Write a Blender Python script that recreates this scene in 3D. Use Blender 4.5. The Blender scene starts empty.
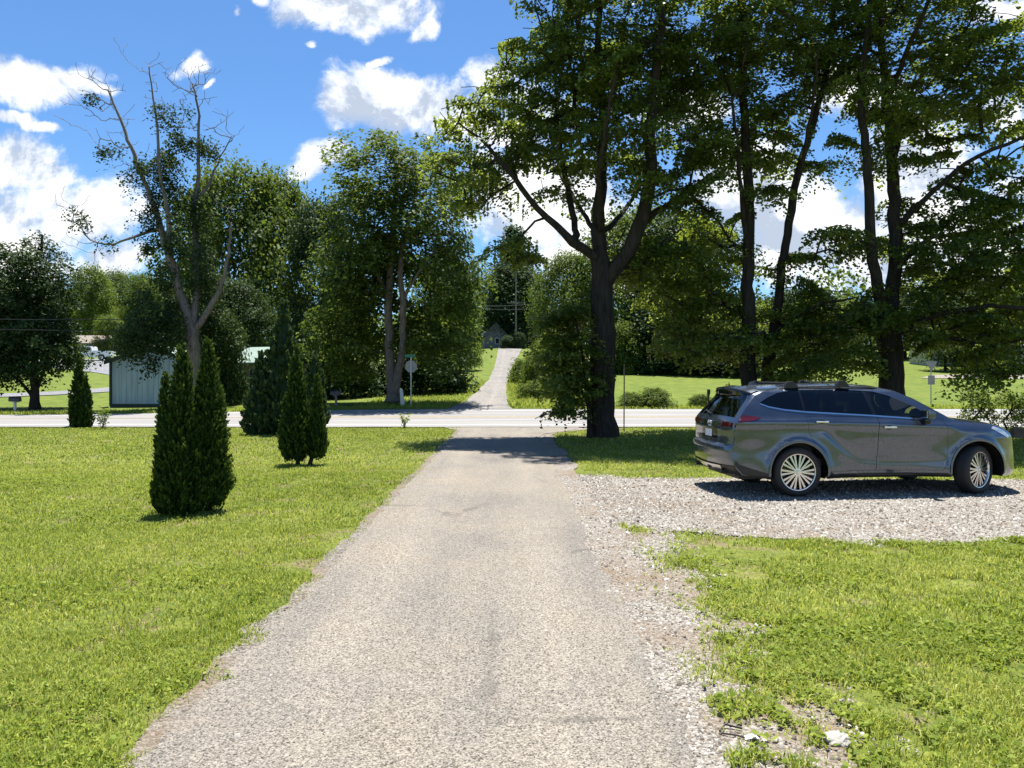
import bpy, bmesh, math, random
import numpy as np
from mathutils import Vector, Matrix
from mathutils.geometry import delaunay_2d_cdt

C = bpy.context.scene
COL = C.collection
R = math.radians
PI = math.pi

# ------------------------------------------------------------------ camera
CAM_H = 1.84                      # eye height above the yard
F = 769.0                         # focal length in pixels of the 1024 wide frame
HOR = 376.0                       # image row of the horizon
cam_data = bpy.data.cameras.new('camera')
cam = bpy.data.objects.new('camera', cam_data)
COL.objects.link(cam)
cam.location = (0, 0, CAM_H)
cam.rotation_euler = (R(90), 0, 0)
cam_data.sensor_width = 36.0
cam_data.lens = F / 1024 * 36.0
cam_data.shift_y = -8.0 / 1024
cam_data.clip_start = 0.05
cam_data.clip_end = 4000
C.camera = cam

# ------------------------------------------------------------------ sun, exposure
SUN_EL, SUN_AZ = 74.0, 8.0        # in front of the camera, slightly right of the view axis
C.view_settings.view_transform = 'Standard'
C.view_settings.look = 'None'
C.view_settings.gamma = 1.0
C.view_settings.exposure = 1.28
C.view_settings.use_curve_mapping = False
C.cycles.max_bounces = 8
C.cycles.diffuse_bounces = 2
C.cycles.glossy_bounces = 3
C.cycles.transmission_bounces = 4
C.cycles.transparent_max_bounces = 12
C.cycles.sample_clamp_indirect = 6
C.cycles.use_denoising = True
C.cycles.use_adaptive_sampling = False

sd = Vector((math.sin(R(SUN_AZ)) * math.cos(R(SUN_EL)), math.cos(R(SUN_AZ)) * math.cos(R(SUN_EL)), math.sin(R(SUN_EL))))
sun_data = bpy.data.lights.new('sun', 'SUN')
sun = bpy.data.objects.new('sun', sun_data)
COL.objects.link(sun)
sun_data.energy = 5.0
sun_data.angle = R(0.55)
sun_data.color = (1.0, 0.955, 0.88)
sun.rotation_euler = (-sd).to_track_quat('-Z', 'Y').to_euler()
sun.location = (0, 0, 60)

# ------------------------------------------------------------------ node helpers
class NT:
    """small helper round a node tree"""
    def __init__(s, tree):
        s.t = tree; s.n = tree.nodes; s.l = tree.links
    def node(s, typ, **kw):
        nd = s.n.new(typ)
        for k, v in kw.items(): setattr(nd, k, v)
        return nd
    def set(s, sock, v):
        if isinstance(v, bpy.types.NodeSocket): s.l.new(v, sock)
        else: sock.default_value = v
    def math(s, op, a, b=None, clamp=False):
        nd = s.node('ShaderNodeMath', operation=op, use_clamp=clamp)
        s.set(nd.inputs[0], a)
        if b is not None: s.set(nd.inputs[1], b)
        return nd.outputs[0]
    def vmath(s, op, a, b=None):
        nd = s.node('ShaderNodeVectorMath', operation=op)
        s.set(nd.inputs[0], a)
        if b is not None: s.set(nd.inputs[1], b)
        return nd.outputs['Value'] if op in ('LENGTH', 'DOT_PRODUCT', 'DISTANCE') else nd.outputs[0]
    def noise(s, vec, scale, detail=4, rough=0.55, dist=0.0):
        nd = s.node('ShaderNodeTexNoise')
        s.set(nd.inputs['Vector'], vec); nd.inputs['Scale'].default_value = scale
        nd.inputs['Detail'].default_value = detail; nd.inputs['Roughness'].default_value = rough
        nd.inputs['Distortion'].default_value = dist
        return nd.outputs[0]
    def voronoi(s, vec, scale, feature='F1', rnd=1.0):
        nd = s.node('ShaderNodeTexVoronoi', feature=feature)
        s.set(nd.inputs['Vector'], vec); nd.inputs['Scale'].default_value = scale
        nd.inputs['Randomness'].default_value = rnd
        return nd
    def ramp(s, fac, stops, interp='LINEAR'):
        nd = s.node('ShaderNodeValToRGB')
        nd.color_ramp.interpolation = interp
        e = nd.color_ramp.elements
        while len(e) > len(stops): e.remove(e[-1])
        while len(e) < len(stops): e.new(0.5)
        for el, (p, c) in zip(e, stops):
            el.position = p
            el.color = (c[0], c[1], c[2], 1) if hasattr(c, '__len__') else (c, c, c, 1)
        s.set(nd.inputs[0], fac)
        return nd.outputs[0]
    def mix(s, fac, a, b, blend='MIX'):
        nd = s.node('ShaderNodeMix', data_type='RGBA', blend_type=blend)
        s.set(nd.inputs[0], fac)
        for sock, v in ((nd.inputs[6], a), (nd.inputs[7], b)):
            if not isinstance(v, bpy.types.NodeSocket): v = (v[0], v[1], v[2], 1)
            s.set(sock, v)
        return nd.outputs[2]
    def bump(s, h, strength=0.4, dist=0.02):
        nd = s.node('ShaderNodeBump')
        nd.inputs['Strength'].default_value = strength; nd.inputs['Distance'].default_value = dist
        s.set(nd.inputs['Height'], h)
        return nd.outputs[0]

# ------------------------------------------------------------------ sky: Nishita plus fair weather clouds
world = bpy.data.worlds.new('World')
C.world = world
world.use_nodes = True
w = NT(world.node_tree); w.n.clear()
sky = w.node('ShaderNodeTexSky', sky_type='NISHITA')
sky.sun_disc = False
sky.sun_elevation = R(SUN_EL); sky.sun_rotation = R(SUN_AZ)
sky.altitude = 200; sky.air_density = 1.0; sky.dust_density = 0.3; sky.ozone_density = 2.5
tc = w.node('ShaderNodeTexCoord')
sx = w.node('ShaderNodeSeparateXYZ'); w.l.new(tc.outputs['Generated'], sx.inputs[0])
ay = w.math('MAXIMUM', w.math('ABSOLUTE', sx.outputs[1]), 0.15)
cu_ = w.math('DIVIDE', sx.outputs[0], ay); cv_ = w.math('DIVIDE', sx.outputs[2], ay)
cb = w.node('ShaderNodeCombineXYZ'); w.l.new(cu_, cb.inputs[0]); w.l.new(cv_, cb.inputs[1])
uv = cb.outputs[0]
wn = w.node('ShaderNodeTexNoise'); w.l.new(uv, wn.inputs['Vector']); wn.inputs['Scale'].default_value = 9.0; wn.inputs['Detail'].default_value = 6
uvw = w.vmath('ADD', uv, w.vmath('MULTIPLY', w.vmath('SUBTRACT', wn.outputs['Color'], (.5, .5, .5)), (.13, .075, 0)))
CLOUDS = [  # direction of a cloud (column, row of the photo's frame) and its half sizes
    (30, 76, 78, 24), (95, 84, 42, 14), (40, 121, 30, 8), (5, 115, 30, 8), (25, 170, 60, 34), (60, 205, 85, 45), (10, 230, 70, 60),
    (110, 262, 50, 22), (195, 63, 20, 17), (207, 86, 9, 8), (231, 10, 10, 10), (250, -4, 14, 8), (345, 4, 82, 26), (422, 26, 22, 16),
    (365, 93, 62, 28), (430, 105, 80, 32), (490, 80, 40, 26), (320, 150, 46, 24), (300, 165, 26, 16), (395, 58, 14, 7), (312, 45, 8, 6),
    (560, 200, 120, 55), (620, 240, 120, 60), (520, 120, 60, 34), (820, 235, 150, 75), (900, 170, 80, 45), (960, 230, 120, 60), (740, 180, 70, 50), (1010, 10, 55, 22),
    (860, 90, 60, 24), (690, 110, 50, 24), (1000, 110, 60, 30), (1150, 60, 110, 60), (-120, 60, 90, 50), (-180, 200, 120, 60), (1250, 220, 150, 80)]
fld = None
for (px_, py_, rx_, ry_) in CLOUDS:
    c0 = ((px_ - 512) / F, (HOR - py_) / F, 0)
    dv = w.vmath('MULTIPLY', w.vmath('SUBTRACT', uvw, c0), (F / rx_, F / ry_, 0))
    f1 = w.math('SUBTRACT', min(1.0, max(.72, math.sqrt(rx_ * ry_) / 40)), w.vmath('LENGTH', dv))
    fld = f1 if fld is None else w.math('MAXIMUM', fld, f1)
fld = w.math('MAXIMUM', fld, -1.2)
n1 = w.noise(uv, 6.5, 10, 0.66, 0.25)
n2 = w.noise(w.vmath('ADD', uv, (0.012, 0.035, 0.0)), 6.5, 7, 0.66, 0.25)
n3 = w.noise(w.vmath('MULTIPLY', uv, (1.0, 2.2, 1.0)), 3.0, 4, 0.5, 0.0)
dens = w.math('ADD', w.math('MULTIPLY', fld, 0.75), w.math('MULTIPLY', w.math('SUBTRACT', n1, 0.47), 2.3))
mask = w.ramp(dens, [(0.0, 0.0), (0.10, 0.18), (0.28, 0.78), (0.48, 1.0)], 'LINEAR')
shade = w.math('ADD', w.math('MULTIPLY', w.math('SUBTRACT', n1, n2), 2.4), w.math('ADD', w.math('MULTIPLY', n3, 0.9), 0.1))
CLOUD_LEVEL = 8.6
ccol = w.ramp(shade, [(0.34, (0.46, 0.53, 0.65)), (0.50, (0.74, 0.79, 0.88)), (0.66, (1.0, 1.0, 1.0)), (0.85, (1.12, 1.11, 1.1))])
ccol = w.vmath('MULTIPLY', ccol, (CLOUD_LEVEL,) * 3)
# deep polarised blue of the photograph's clear sky
skyc = w.vmath('MULTIPLY', sky.outputs[0], (0.62, 0.90, 1.15))
bg = w.node('ShaderNodeBackground')
w.l.new(w.mix(mask, skyc, ccol), bg.inputs[0])
bg.inputs[1].default_value = 0.060
wo = w.node('ShaderNodeOutputWorld'); w.l.new(bg.outputs[0], wo.inputs[0])
world.cycles.sampling_method = 'MANUAL'
world.cycles.sample_map_resolution = 512

# ------------------------------------------------------------------ general helpers
def gdepth(y):                                   # distance of flat yard ground seen at image row y
    return CAM_H * F / (y - HOR)
def P(px, py, d):                                # a measured image point put at distance d
    return np.array(((px - 512) / F * d, d, CAM_H + (HOR - py) * d / F))
def PX(px, d): return (px - 512) / F * d
def PZ(py, d): return CAM_H + (HOR - py) * d / F

_rg = np.random.RandomState(7).rand(64, 64)
def vnoise(x, y, s=1.0, o=0):
    x = np.asarray(x, float) * s + 13.7 * o + 500; y = np.asarray(y, float) * s + 7.1 * o + 500
    xi = np.floor(x).astype(int); yi = np.floor(y).astype(int)
    fx = x - xi; fy = y - yi
    fx = fx * fx * (3 - 2 * fx); fy = fy * fy * (3 - 2 * fy)
    g = lambda a, b: _rg[a % 64, b % 64]
    return (g(xi, yi) * (1 - fx) + g(xi + 1, yi) * fx) * (1 - fy) + (g(xi, yi + 1) * (1 - fx) + g(xi + 1, yi + 1) * fx) * fy
def fbm(x, y, s=1.0, o=0):
    return (vnoise(x, y, s, o) + 0.5 * vnoise(x, y, s * 2.1, o + 1) + 0.25 * vnoise(x, y, s * 4.3, o + 2)) / 1.75
def sstep(a, b, x):
    t = np.clip((np.asarray(x, float) - a) / (b - a), 0, 1)
    return t * t * (3 - 2 * t)

ROAD0, ROAD1 = 27.2, 36.2
_ty = np.arange(-100, 1400, 1.0)
_tz = np.interp(_ty, [-100, 27, 36, 44, 70, 88, 112, 160, 300, 900, 1400], [0, 0, .27, .40, 1.4, 2.7, 4.6, 7.5, 12, 22, 26])
_k = np.ones(5) / 5
_tzs = np.convolve(_tz, _k, 'same'); _tzs[:4] = 0; _tzs[-4:] = _tz[-4:]
def T(x, y):
    x = np.asarray(x, float); y = np.asarray(y, float)
    z = np.interp(y, _ty, _tzs)
    left = 1 - sstep(-24, -3, x)
    z = z - 0.27 * left * sstep(29, 36, y) * (1 - sstep(44, 75, y))
    z = z + 1.0 * np.exp(-(x / 10.0) ** 2) * sstep(78, 114, y) * (1 - sstep(150, 220, y))
    z = z + 0.25 * sstep(27.2, 24, y) * (fbm(x, y, 0.11, 3) - 0.5) * sstep(9, 13, np.abs(x - 1)) # faint swells away from the drive
    return z

def tag(o, label=None, cat=None, group=None, kind=None):
    if label: o['label'] = label
    if cat: o['category'] = cat
    if group: o['group'] = group
    if kind: o['kind'] = kind
    return o
def thing(name, label, cat, loc=(0, 0, 0), rz=0.0, group=None):
    o = bpy.data.objects.new(name, None); COL.objects.link(o)
    o.location = loc; o.rotation_euler = (0, 0, rz); o.empty_display_size = 0.3
    return tag(o, label, cat, group)
def npmesh(name, V, faces, mats, attr=None, smooth=False, midx=None):
    """V (n,3); faces: list of integer arrays (m,k); one mesh"""
    me = bpy.data.meshes.new(name)
    V = np.ascontiguousarray(V, dtype=np.float32)
    faces = [np.ascontiguousarray(f, dtype=np.int32) for f in faces if len(f)]
    tot = np.concatenate([np.full(len(f), f.shape[1], np.int32) for f in faces])
    loops = np.concatenate([f.ravel() for f in faces])
    start = np.concatenate(([0], np.cumsum(tot)[:-1])).astype(np.int32)
    me.vertices.add(len(V)); me.vertices.foreach_set('co', V.ravel())
    me.loops.add(len(loops)); me.loops.foreach_set('vertex_index', loops)
    me.polygons.add(len(tot)); me.polygons.foreach_set('loop_start', start); me.polygons.foreach_set('loop_total', tot)
    if midx is not None: me.polygons.foreach_set('material_index', np.asarray(midx, np.int32))
    me.update(calc_edges=True)
    for m in (mats if isinstance(mats, (list, tuple)) else [mats]): me.materials.append(m)
    if smooth: me.polygons.foreach_set('use_smooth', np.ones(len(tot), bool))
    if attr is not None:
        a = me.attributes.new('lv', 'FLOAT', 'FACE'); a.data.foreach_set('value', np.asarray(attr, np.float32))
    return me
def link(name, me, parent=None):
    o = bpy.data.objects.new(name, me); COL.objects.link(o)
    if parent is not None: o.parent = parent
    return o
def copy_tree(o, parent=None):
    c = o.copy(); COL.objects.link(c); c.parent = parent
    for ch in list(o.children): copy_tree(ch, c)
    return c

class MB:
    """collects boxes, tubes, lathes and prisms, links them as one mesh object"""
    def __init__(s): s.bm = bmesh.new()
    def box(s, c, d, rot=None, bev=0.0):
        r = bmesh.ops.create_cube(s.bm, size=1.0); vs = r['verts']
        bmesh.ops.scale(s.bm, vec=d, verts=vs)
        if bev:
            es = list({e for v in vs for e in v.link_edges})
            rb = bmesh.ops.bevel(s.bm, geom=es, offset=bev, segments=2, affect='EDGES', profile=0.7)
            vs = list({v for f in rb['faces'] for v in f.verts} | {v for v in vs if v.is_valid})
        if rot is not None: bmesh.ops.rotate(s.bm, cent=(0, 0, 0), matrix=rot, verts=vs)
        bmesh.ops.translate(s.bm, vec=c, verts=vs)
        return s
    def tube(s, pts, rad, n=8, cap=True):
        pts = [Vector(p) for p in pts]
        rads = rad if hasattr(rad, '__len__') else [rad] * len(pts)
        rings = []; prev = None
        for i, p in enumerate(pts):
            d = (pts[min(i + 1, len(pts) - 1)] - pts[max(i - 1, 0)]).normalized()
            if prev is None:
                a = d.orthogonal().normalized()
            else:
                a = (prev - d * prev.dot(d))
                a = a.normalized() if a.length > 1e-6 else d.orthogonal().normalized()
            prev = a; b = d.cross(a)
            rings.append([s.bm.verts.new(p + (a * math.cos(2 * PI * k / n) + b * math.sin(2 * PI * k / n)) * rads[i]) for k in range(n)])
        for r0, r1 in zip(rings, rings[1:]):
            for k in range(n): s.bm.faces.new((r0[k], r0[(k + 1) % n], r1[(k + 1) % n], r1[k]))
        if cap:
            s.bm.faces.new(rings[0][::-1]); s.bm.faces.new(rings[-1])
        return s
    def lathe(s, prof, n=32, m=None):                 # profile (radius, axis) turned round the local Y axis
        rings = []
        for (r_, y_) in prof:
            rings.append([s.bm.verts.new(Vector((r_ * math.cos(2 * PI * k / n), y_, r_ * math.sin(2 * PI * k / n)))) for k in range(n)])
        for r0, r1 in zip(rings, rings[1:]):
            for k in range(n): s.bm.faces.new((r0[k], r0[(k + 1) % n], r1[(k + 1) % n], r1[k]))
        if m is not None: bmesh.ops.transform(s.bm, matrix=m, verts=[v for r in rings for v in r])
        return s
    def prism(s, poly, depth, m=None):                # polygon in the local XZ plane, extruded along +Y
        a = [s.bm.verts.new((p[0], 0, p[1])) for p in poly]; b = [s.bm.verts.new((p[0], depth, p[1])) for p in poly]
        s.bm.faces.new(a); s.bm.faces.new(b[::-1])
        for i in range(len(poly)):
            j = (i + 1) % len(poly); s.bm.faces.new((a[i], b[i], b[j], a[j]))
        if m is not None: bmesh.ops.transform(s.bm, matrix=m, verts=a + b)
        return s
    def poly(s, pts):
        s.bm.faces.new([s.bm.verts.new(p) for p in pts]); return s
    def build(s, name, mat, parent=None, smooth=False, loc=None):
        bmesh.ops.recalc_face_normals(s.bm, faces=s.bm.faces[:])
        me = bpy.data.meshes.new(name); s.bm.to_mesh(me); s.bm.free()
        for m in (mat if isinstance(mat, (list, tuple)) else [mat]): me.materials.append(m)
        if smooth:
            me.polygons.foreach_set('use_smooth', np.ones(len(me.polygons), bool))
            me.set_sharp_from_angle(angle=R(38))
        o = link(name, me, parent)
        if loc is not None: o.location = loc
        return o

def in_poly(px, py, poly):
    poly = np.asarray(poly); x, y = np.asarray(px), np.asarray(py)
    ins = np.zeros(x.shape, bool); j = len(poly) - 1
    for i in range(len(poly)):
        xi, yi = poly[i]; xj, yj = poly[j]
        c = ((yi > y) != (yj > y)) & (x < (xj - xi) * (y - yi) / (yj - yi + 1e-12) + xi)
        ins ^= c; j = i
    return ins
def resample(poly, step, closed=True):
    out = []; n = len(poly)
    for i in range(n if closed else n - 1):
        a = np.array(poly[i], float); b = np.array(poly[(i + 1) % n], float)
        k = max(1, int(round(np.linalg.norm(b - a) / step)))
        for q in range(k): out.append(a + (b - a) * q / k)
    if not closed: out.append(np.array(poly[-1], float))
    return np.array(out)
def tri_fill(outer, holes=(), spacing=0.05, jitter=0.0):
    """triangles filling a polygon with inner points on a grid: (n,2) points, (m,3) triangles"""
    pts = []; edges = []
    for lp in [outer] + list(holes):
        b = len(pts); n = len(lp)
        pts += [tuple(p) for p in lp]; edges += [(b + i, b + (i + 1) % n) for i in range(n)]
    o = np.array(outer)
    gx, gy = np.meshgrid(np.arange(o[:, 0].min(), o[:, 0].max(), spacing), np.arange(o[:, 1].min(), o[:, 1].max(), spacing))
    gx = gx.ravel(); gy = gy.ravel()
    ok = in_poly(gx, gy, outer)
    for h in holes: ok &= ~in_poly(gx, gy, h)
    gx, gy = gx[ok], gy[ok]
    bp = np.array(pts)
    if len(gx):
        keep = np.ones(len(gx), bool)
        for i in range(0, len(gx), 2000):
            d2 = ((gx[i:i+2000, None] - bp[None, :, 0]) ** 2 + (gy[i:i+2000, None] - bp[None, :, 1]) ** 2).min(1)
            keep[i:i+2000] = d2 > (0.4 * spacing) ** 2
        gx, gy = gx[keep], gy[keep]
    pts += list(zip(gx.tolist(), gy.tolist()))
    vo, _, fo, *_ = delaunay_2d_cdt([Vector((float(p[0]), float(p[1]))) for p in pts], edges, [], 0, 1e-5)
    V = np.array([(v.x, v.y) for v in vo]); Fc = np.array([f for f in fo if len(f) == 3])
    cx = V[Fc].mean(1)
    ok = in_poly(cx[:, 0], cx[:, 1], outer)
    for h in holes: ok &= ~in_poly(cx[:, 0], cx[:, 1], h)
    Fc = Fc[ok]
    a, b, c = V[Fc[:, 0]], V[Fc[:, 1]], V[Fc[:, 2]]
    neg = ((b - a)[:, 0] * (c - a)[:, 1] - (b - a)[:, 1] * (c - a)[:, 0]) < 0
    Fc[neg] = Fc[neg][:, ::-1]
    return V, Fc

# ------------------------------------------------------------------ materials
def newmat(name):
    m = bpy.data.materials.new(name); m.use_nodes = True
    t = NT(m.node_tree); t.n.clear()
    out = t.node('ShaderNodeOutputMaterial')
    return m, t, out
def principled(t, out, base, rough=0.6, metal=0.0, normal=None, coat=0.0, spec=0.5):
    p = t.node('ShaderNodeBsdfPrincipled')
    if not isinstance(base, bpy.types.NodeSocket): base = (base[0], base[1], base[2], 1)
    t.set(p.inputs['Base Color'], base); t.set(p.inputs['Roughness'], rough); t.set(p.inputs['Metallic'], metal)
    p.inputs['Coat Weight'].default_value = coat; p.inputs['Coat Roughness'].default_value = 0.03
    p.inputs['Specular IOR Level'].default_value = spec
    if normal is not None: t.l.new(normal, p.inputs['Normal'])
    if out is not None: t.l.new(p.outputs[0], out.inputs[0])
    return p
def simple(name, col, rough=0.6, metal=0.0, var=0.12, vs=6.0, coat=0.0, bump=0.0, bs=40.0):
    m, t, out = newmat(name)
    ob = t.node('ShaderNodeTexCoord').outputs['Object']
    n = t.noise(ob, vs, 5, 0.6)
    a = [max(0, c * (1 - var)) for c in col]; b = [min(1, c * (1 + var)) for c in col]
    base = t.ramp(n, [(0.3, a), (0.7, b)])
    nm = t.bump(t.noise(ob, bs, 4), bump, 0.01) if bump else None
    principled(t, out, base, rough, metal, nm, coat)
    return m
def leafmat(name, dark, mid, light, trans=0.4, tcol=(0.16, 0.26, 0.02), spec=0.35, rough=0.45):
    """leaf colour varies leaf by leaf (face value lv); part of the light passes through the blade"""
    m, t, out = newmat(name)
    a = t.node('ShaderNodeAttribute', attribute_name='lv').outputs['Fac']
    base = t.ramp(a, [(0.0, dark), (0.5, mid), (1.0, light)])
    p = principled(t, None, base, rough, 0, None, 0, spec)
    tr = t.node('ShaderNodeBsdfTranslucent')
    t.l.new(t.mix(0.5, base, tcol), tr.inputs[0])
    mx = t.node('ShaderNodeMixShader'); mx.inputs[0].default_value = trans
    t.l.new(p.outputs[0], mx.inputs[1]); t.l.new(tr.outputs[0], mx.inputs[2])
    t.l.new(mx.outputs[0], out.inputs[0])
    return m
def barkmat(name, c0, c1, scale=5.0, strength=0.8):
    m, t, out = newmat(name)
    ob = t.node('ShaderNodeTexCoord').outputs['Object']
    st = t.vmath('MULTIPLY', ob, (1.0, 1.0, 0.18))
    n = t.noise(st, scale * 2.2, 7, 0.65, 0.6)
    n2 = t.noise(ob, 1.3, 3)
    base = t.mix(t.math('MULTIPLY', n2, 0.5), t.ramp(n, [(0.32, c0), (0.62, c1)]), tuple(c * 0.7 for c in c0))
    principled(t, out, base, 0.9, 0, t.bump(n, strength, 0.05), 0, 0.2)
    return m
M = {}
M['bark'] = barkmat('maple_bark', (0.016, 0.0135, 0.0115), (0.060, 0.050, 0.042))
M['bark_pale'] = barkmat('pale_bark', (0.09, 0.08, 0.07), (0.27, 0.245, 0.215), 6, 0.6)
M['bark_mid'] = barkmat('grey_bark', (0.08, 0.07, 0.06), (0.22, 0.2, 0.17), 6, 0.6)
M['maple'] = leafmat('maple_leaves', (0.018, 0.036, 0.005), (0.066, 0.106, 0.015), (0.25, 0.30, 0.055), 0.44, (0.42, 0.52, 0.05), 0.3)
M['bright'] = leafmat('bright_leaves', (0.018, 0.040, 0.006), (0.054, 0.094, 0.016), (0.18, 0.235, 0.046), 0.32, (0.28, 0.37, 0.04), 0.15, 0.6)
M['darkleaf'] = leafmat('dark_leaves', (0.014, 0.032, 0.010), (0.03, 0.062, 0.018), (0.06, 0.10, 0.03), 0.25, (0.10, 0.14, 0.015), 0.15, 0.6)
M['blueleaf'] = leafmat('blue_green_leaves', (0.022, 0.05, 0.022), (0.05, 0.095, 0.045), (0.09, 0.14, 0.07), 0.25, (0.1, 0.16, 0.05), 0.15, 0.6)
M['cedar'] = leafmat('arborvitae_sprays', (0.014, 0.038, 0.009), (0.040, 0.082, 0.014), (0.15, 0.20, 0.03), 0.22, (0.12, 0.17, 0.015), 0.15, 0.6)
M['juniper'] = leafmat('evergreen_sprays', (0.02, 0.045, 0.018), (0.05, 0.085, 0.035), (0.12, 0.17, 0.06), 0.2, (0.12, 0.18, 0.04), 0.15, 0.6)
M['shrub'] = leafmat('shrub_leaves', (0.045, 0.075, 0.014), (0.10, 0.15, 0.022), (0.19, 0.25, 0.04), 0.35, (0.26, 0.34, 0.03), 0.15, 0.6)
M['grass'] = leafmat('grass_blades', (0.085, 0.145, 0.020), (0.220, 0.315, 0.045), (0.48, 0.49, 0.15), 0.45, (0.46, 0.47, 0.05), 0.2, 0.55)
M['weed'] = leafmat('weed_leaves', (0.09, 0.14, 0.016), (0.18, 0.24, 0.03), (0.32, 0.36, 0.07), 0.4, (0.35, 0.42, 0.03), 0.12, 0.6)
# ================================================================== THE SETTING
def groundmat():
    m, t, out = newmat('lawn_ground')
    p = t.node('ShaderNodeNewGeometry').outputs['Position']
    big = t.noise(p, 0.16, 5, 0.6); mid = t.noise(p, 1.3, 5, 0.6); fine = t.noise(p, 14.0, 4, 0.65)
    fine2 = t.noise(t.vmath('MULTIPLY', p, (1, 0.5, 1)), 45.0, 3, 0.7)
    g = t.math('ADD', t.math('MULTIPLY', fine, 0.5), t.math('MULTIPLY', fine2, 0.5))
    green = t.ramp(g, [(0.28, (0.022, 0.036, 0.008)), (0.45, (0.062, 0.088, 0.012)), (0.58, (0.115, 0.14, 0.018)), (0.72, (0.21, 0.21, 0.045))])
    dry = t.ramp(g, [(0.3, (0.07, 0.085, 0.02)), (0.5, (0.17, 0.19, 0.035)), (0.7, (0.29, 0.28, 0.075))])
    k = t.ramp(t.math('ADD', t.math('MULTIPLY', big, 0.6), t.math('MULTIPLY', mid, 0.4)), [(0.42, 0.0), (0.62, 0.85)])
    base = t.mix(k, green, dry)
    sy = t.node('ShaderNodeSeparateXYZ'); t.l.new(p, sy.inputs[0])
    soil = t.ramp(t.noise(p, 1.5, 6, 0.7), [(0.53, 0.0), (0.62, 0.9)])
    base = t.mix(soil, base, t.ramp(fine2, [(0.3, (0.07, 0.05, 0.03)), (0.7, (0.26, 0.20, 0.13))]))
    far = t.ramp(t.math('DIVIDE', sy.outputs[1], 100.0), [(0.30, 0.0), (0.40, 1.0)])
    base = t.mix(far, base, t.ramp(t.math('ADD', t.math('MULTIPLY', g, .5), t.math('MULTIPLY', mid, .5)), [(0.35, (0.045, 0.075, 0.009)), (0.5, (0.098, 0.135, 0.016)), (0.65, (0.17, 0.185, 0.034))]))
    b = t.bump(t.math('ADD', t.math('MULTIPLY', fine, 0.6), t.math('MULTIPLY', fine2, 0.4)), 0.8, 0.06)
    principled(t, out, base, 0.85, 0, b, 0, 0.15)
    return m
def asphaltmat(name, lo, hi, sc=1.0, brown=0.25):
    """chip seal: pale stones in grey binder, worn and patched"""
    m, t, out = newmat(name)
    p = t.node('ShaderNodeNewGeometry').outputs['Position']
    v = t.voronoi(p, 145.0 * sc); vc = t.node('ShaderNodeSeparateColor'); t.l.new(v.outputs['Color'], vc.inputs[0])
    v2 = t.voronoi(p, 75.0 * sc); vc2 = t.node('ShaderNodeSeparateColor'); t.l.new(v2.outputs['Color'], vc2.inputs[0])
    big = t.noise(p, 0.5, 5, 0.6); streak = t.noise(t.vmath('MULTIPLY', p, (1.0, 0.12, 1.0)), 1.6, 5, 0.6)
    f = t.noise(p, 90.0 * sc, 4, 0.75)
    s = t.math('ADD', t.math('MULTIPLY', vc.outputs[0], 0.40), t.math('ADD', t.math('MULTIPLY', vc2.outputs[1], 0.2), t.math('MULTIPLY', f, 0.5)))
    c = t.ramp(s, [(0.30, tuple(x * 0.22 for x in lo)), (0.42, lo), (0.60, hi), (0.76, tuple(min(1, x * 1.5) for x in hi))])
    wear = t.ramp(t.math('ADD', t.math('MULTIPLY', big, 0.5), t.math('MULTIPLY', streak, 0.5)), [(0.36, (0.72, 0.73, 0.77)), (0.5, (0.97, 0.96, 0.95)), (0.64, (1.08, 1.03, 0.96))])
    c = t.mix(1.0, c, wear, 'MULTIPLY')
    xs_ = t.node('ShaderNodeSeparateXYZ'); t.l.new(p, xs_.inputs[0])
    tr_ = t.math('SUBTRACT', t.math('ABSOLUTE', t.math('ADD', xs_.outputs[0], 0.45)), 0.72)          # two wheel tracks, polished paler
    tk = t.ramp(t.math('ADD', t.math('ABSOLUTE', tr_), t.math('MULTIPLY', t.math('SUBTRACT', streak, .5), .5)), [(0.05, 1.0), (0.33, 0.0)])
    c = t.mix(t.math('MULTIPLY', tk, 0.20), c, t.mix(1.0, c, (1.5, 1.47, 1.42), 'MULTIPLY'))
    ck = t.voronoi(p, 0.42, 'DISTANCE_TO_EDGE')
    cn = t.noise(p, 2.2, 5, .7)
    crk = t.ramp(t.math('ADD', ck.outputs['Distance'], t.math('MULTIPLY', t.math('SUBTRACT', cn, .5), .16)), [(0.0, 1.0), (0.006, 0.8), (0.014, 0.0)])
    c = t.mix(t.math('MULTIPLY', crk, t.ramp(t.noise(p, .35, 3), [(.5, 0.0), (.6, .45)])), c, (0.05, 0.045, 0.04))
    st_ = t.ramp(t.noise(p, 1.7, 6, .75), [(.64, 0.0), (.72, .22)])
    c = t.mix(st_, c, (0.10, 0.095, 0.09))
    dust = t.ramp(t.noise(p, 0.9, 6, 0.7), [(0.56, 0.0), (0.74, brown)])
    c = t.mix(dust, c, (0.24, 0.175, 0.115))
    h = t.math('ADD', t.math('MULTIPLY', t.math('SUBTRACT', 1.0, v.outputs['Distance']), 0.5), t.math('MULTIPLY', f, 0.7))
    principled(t, out, c, 0.85, 0, t.bump(h, 0.55, 0.014), 0, 0.25)
    return m
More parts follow.
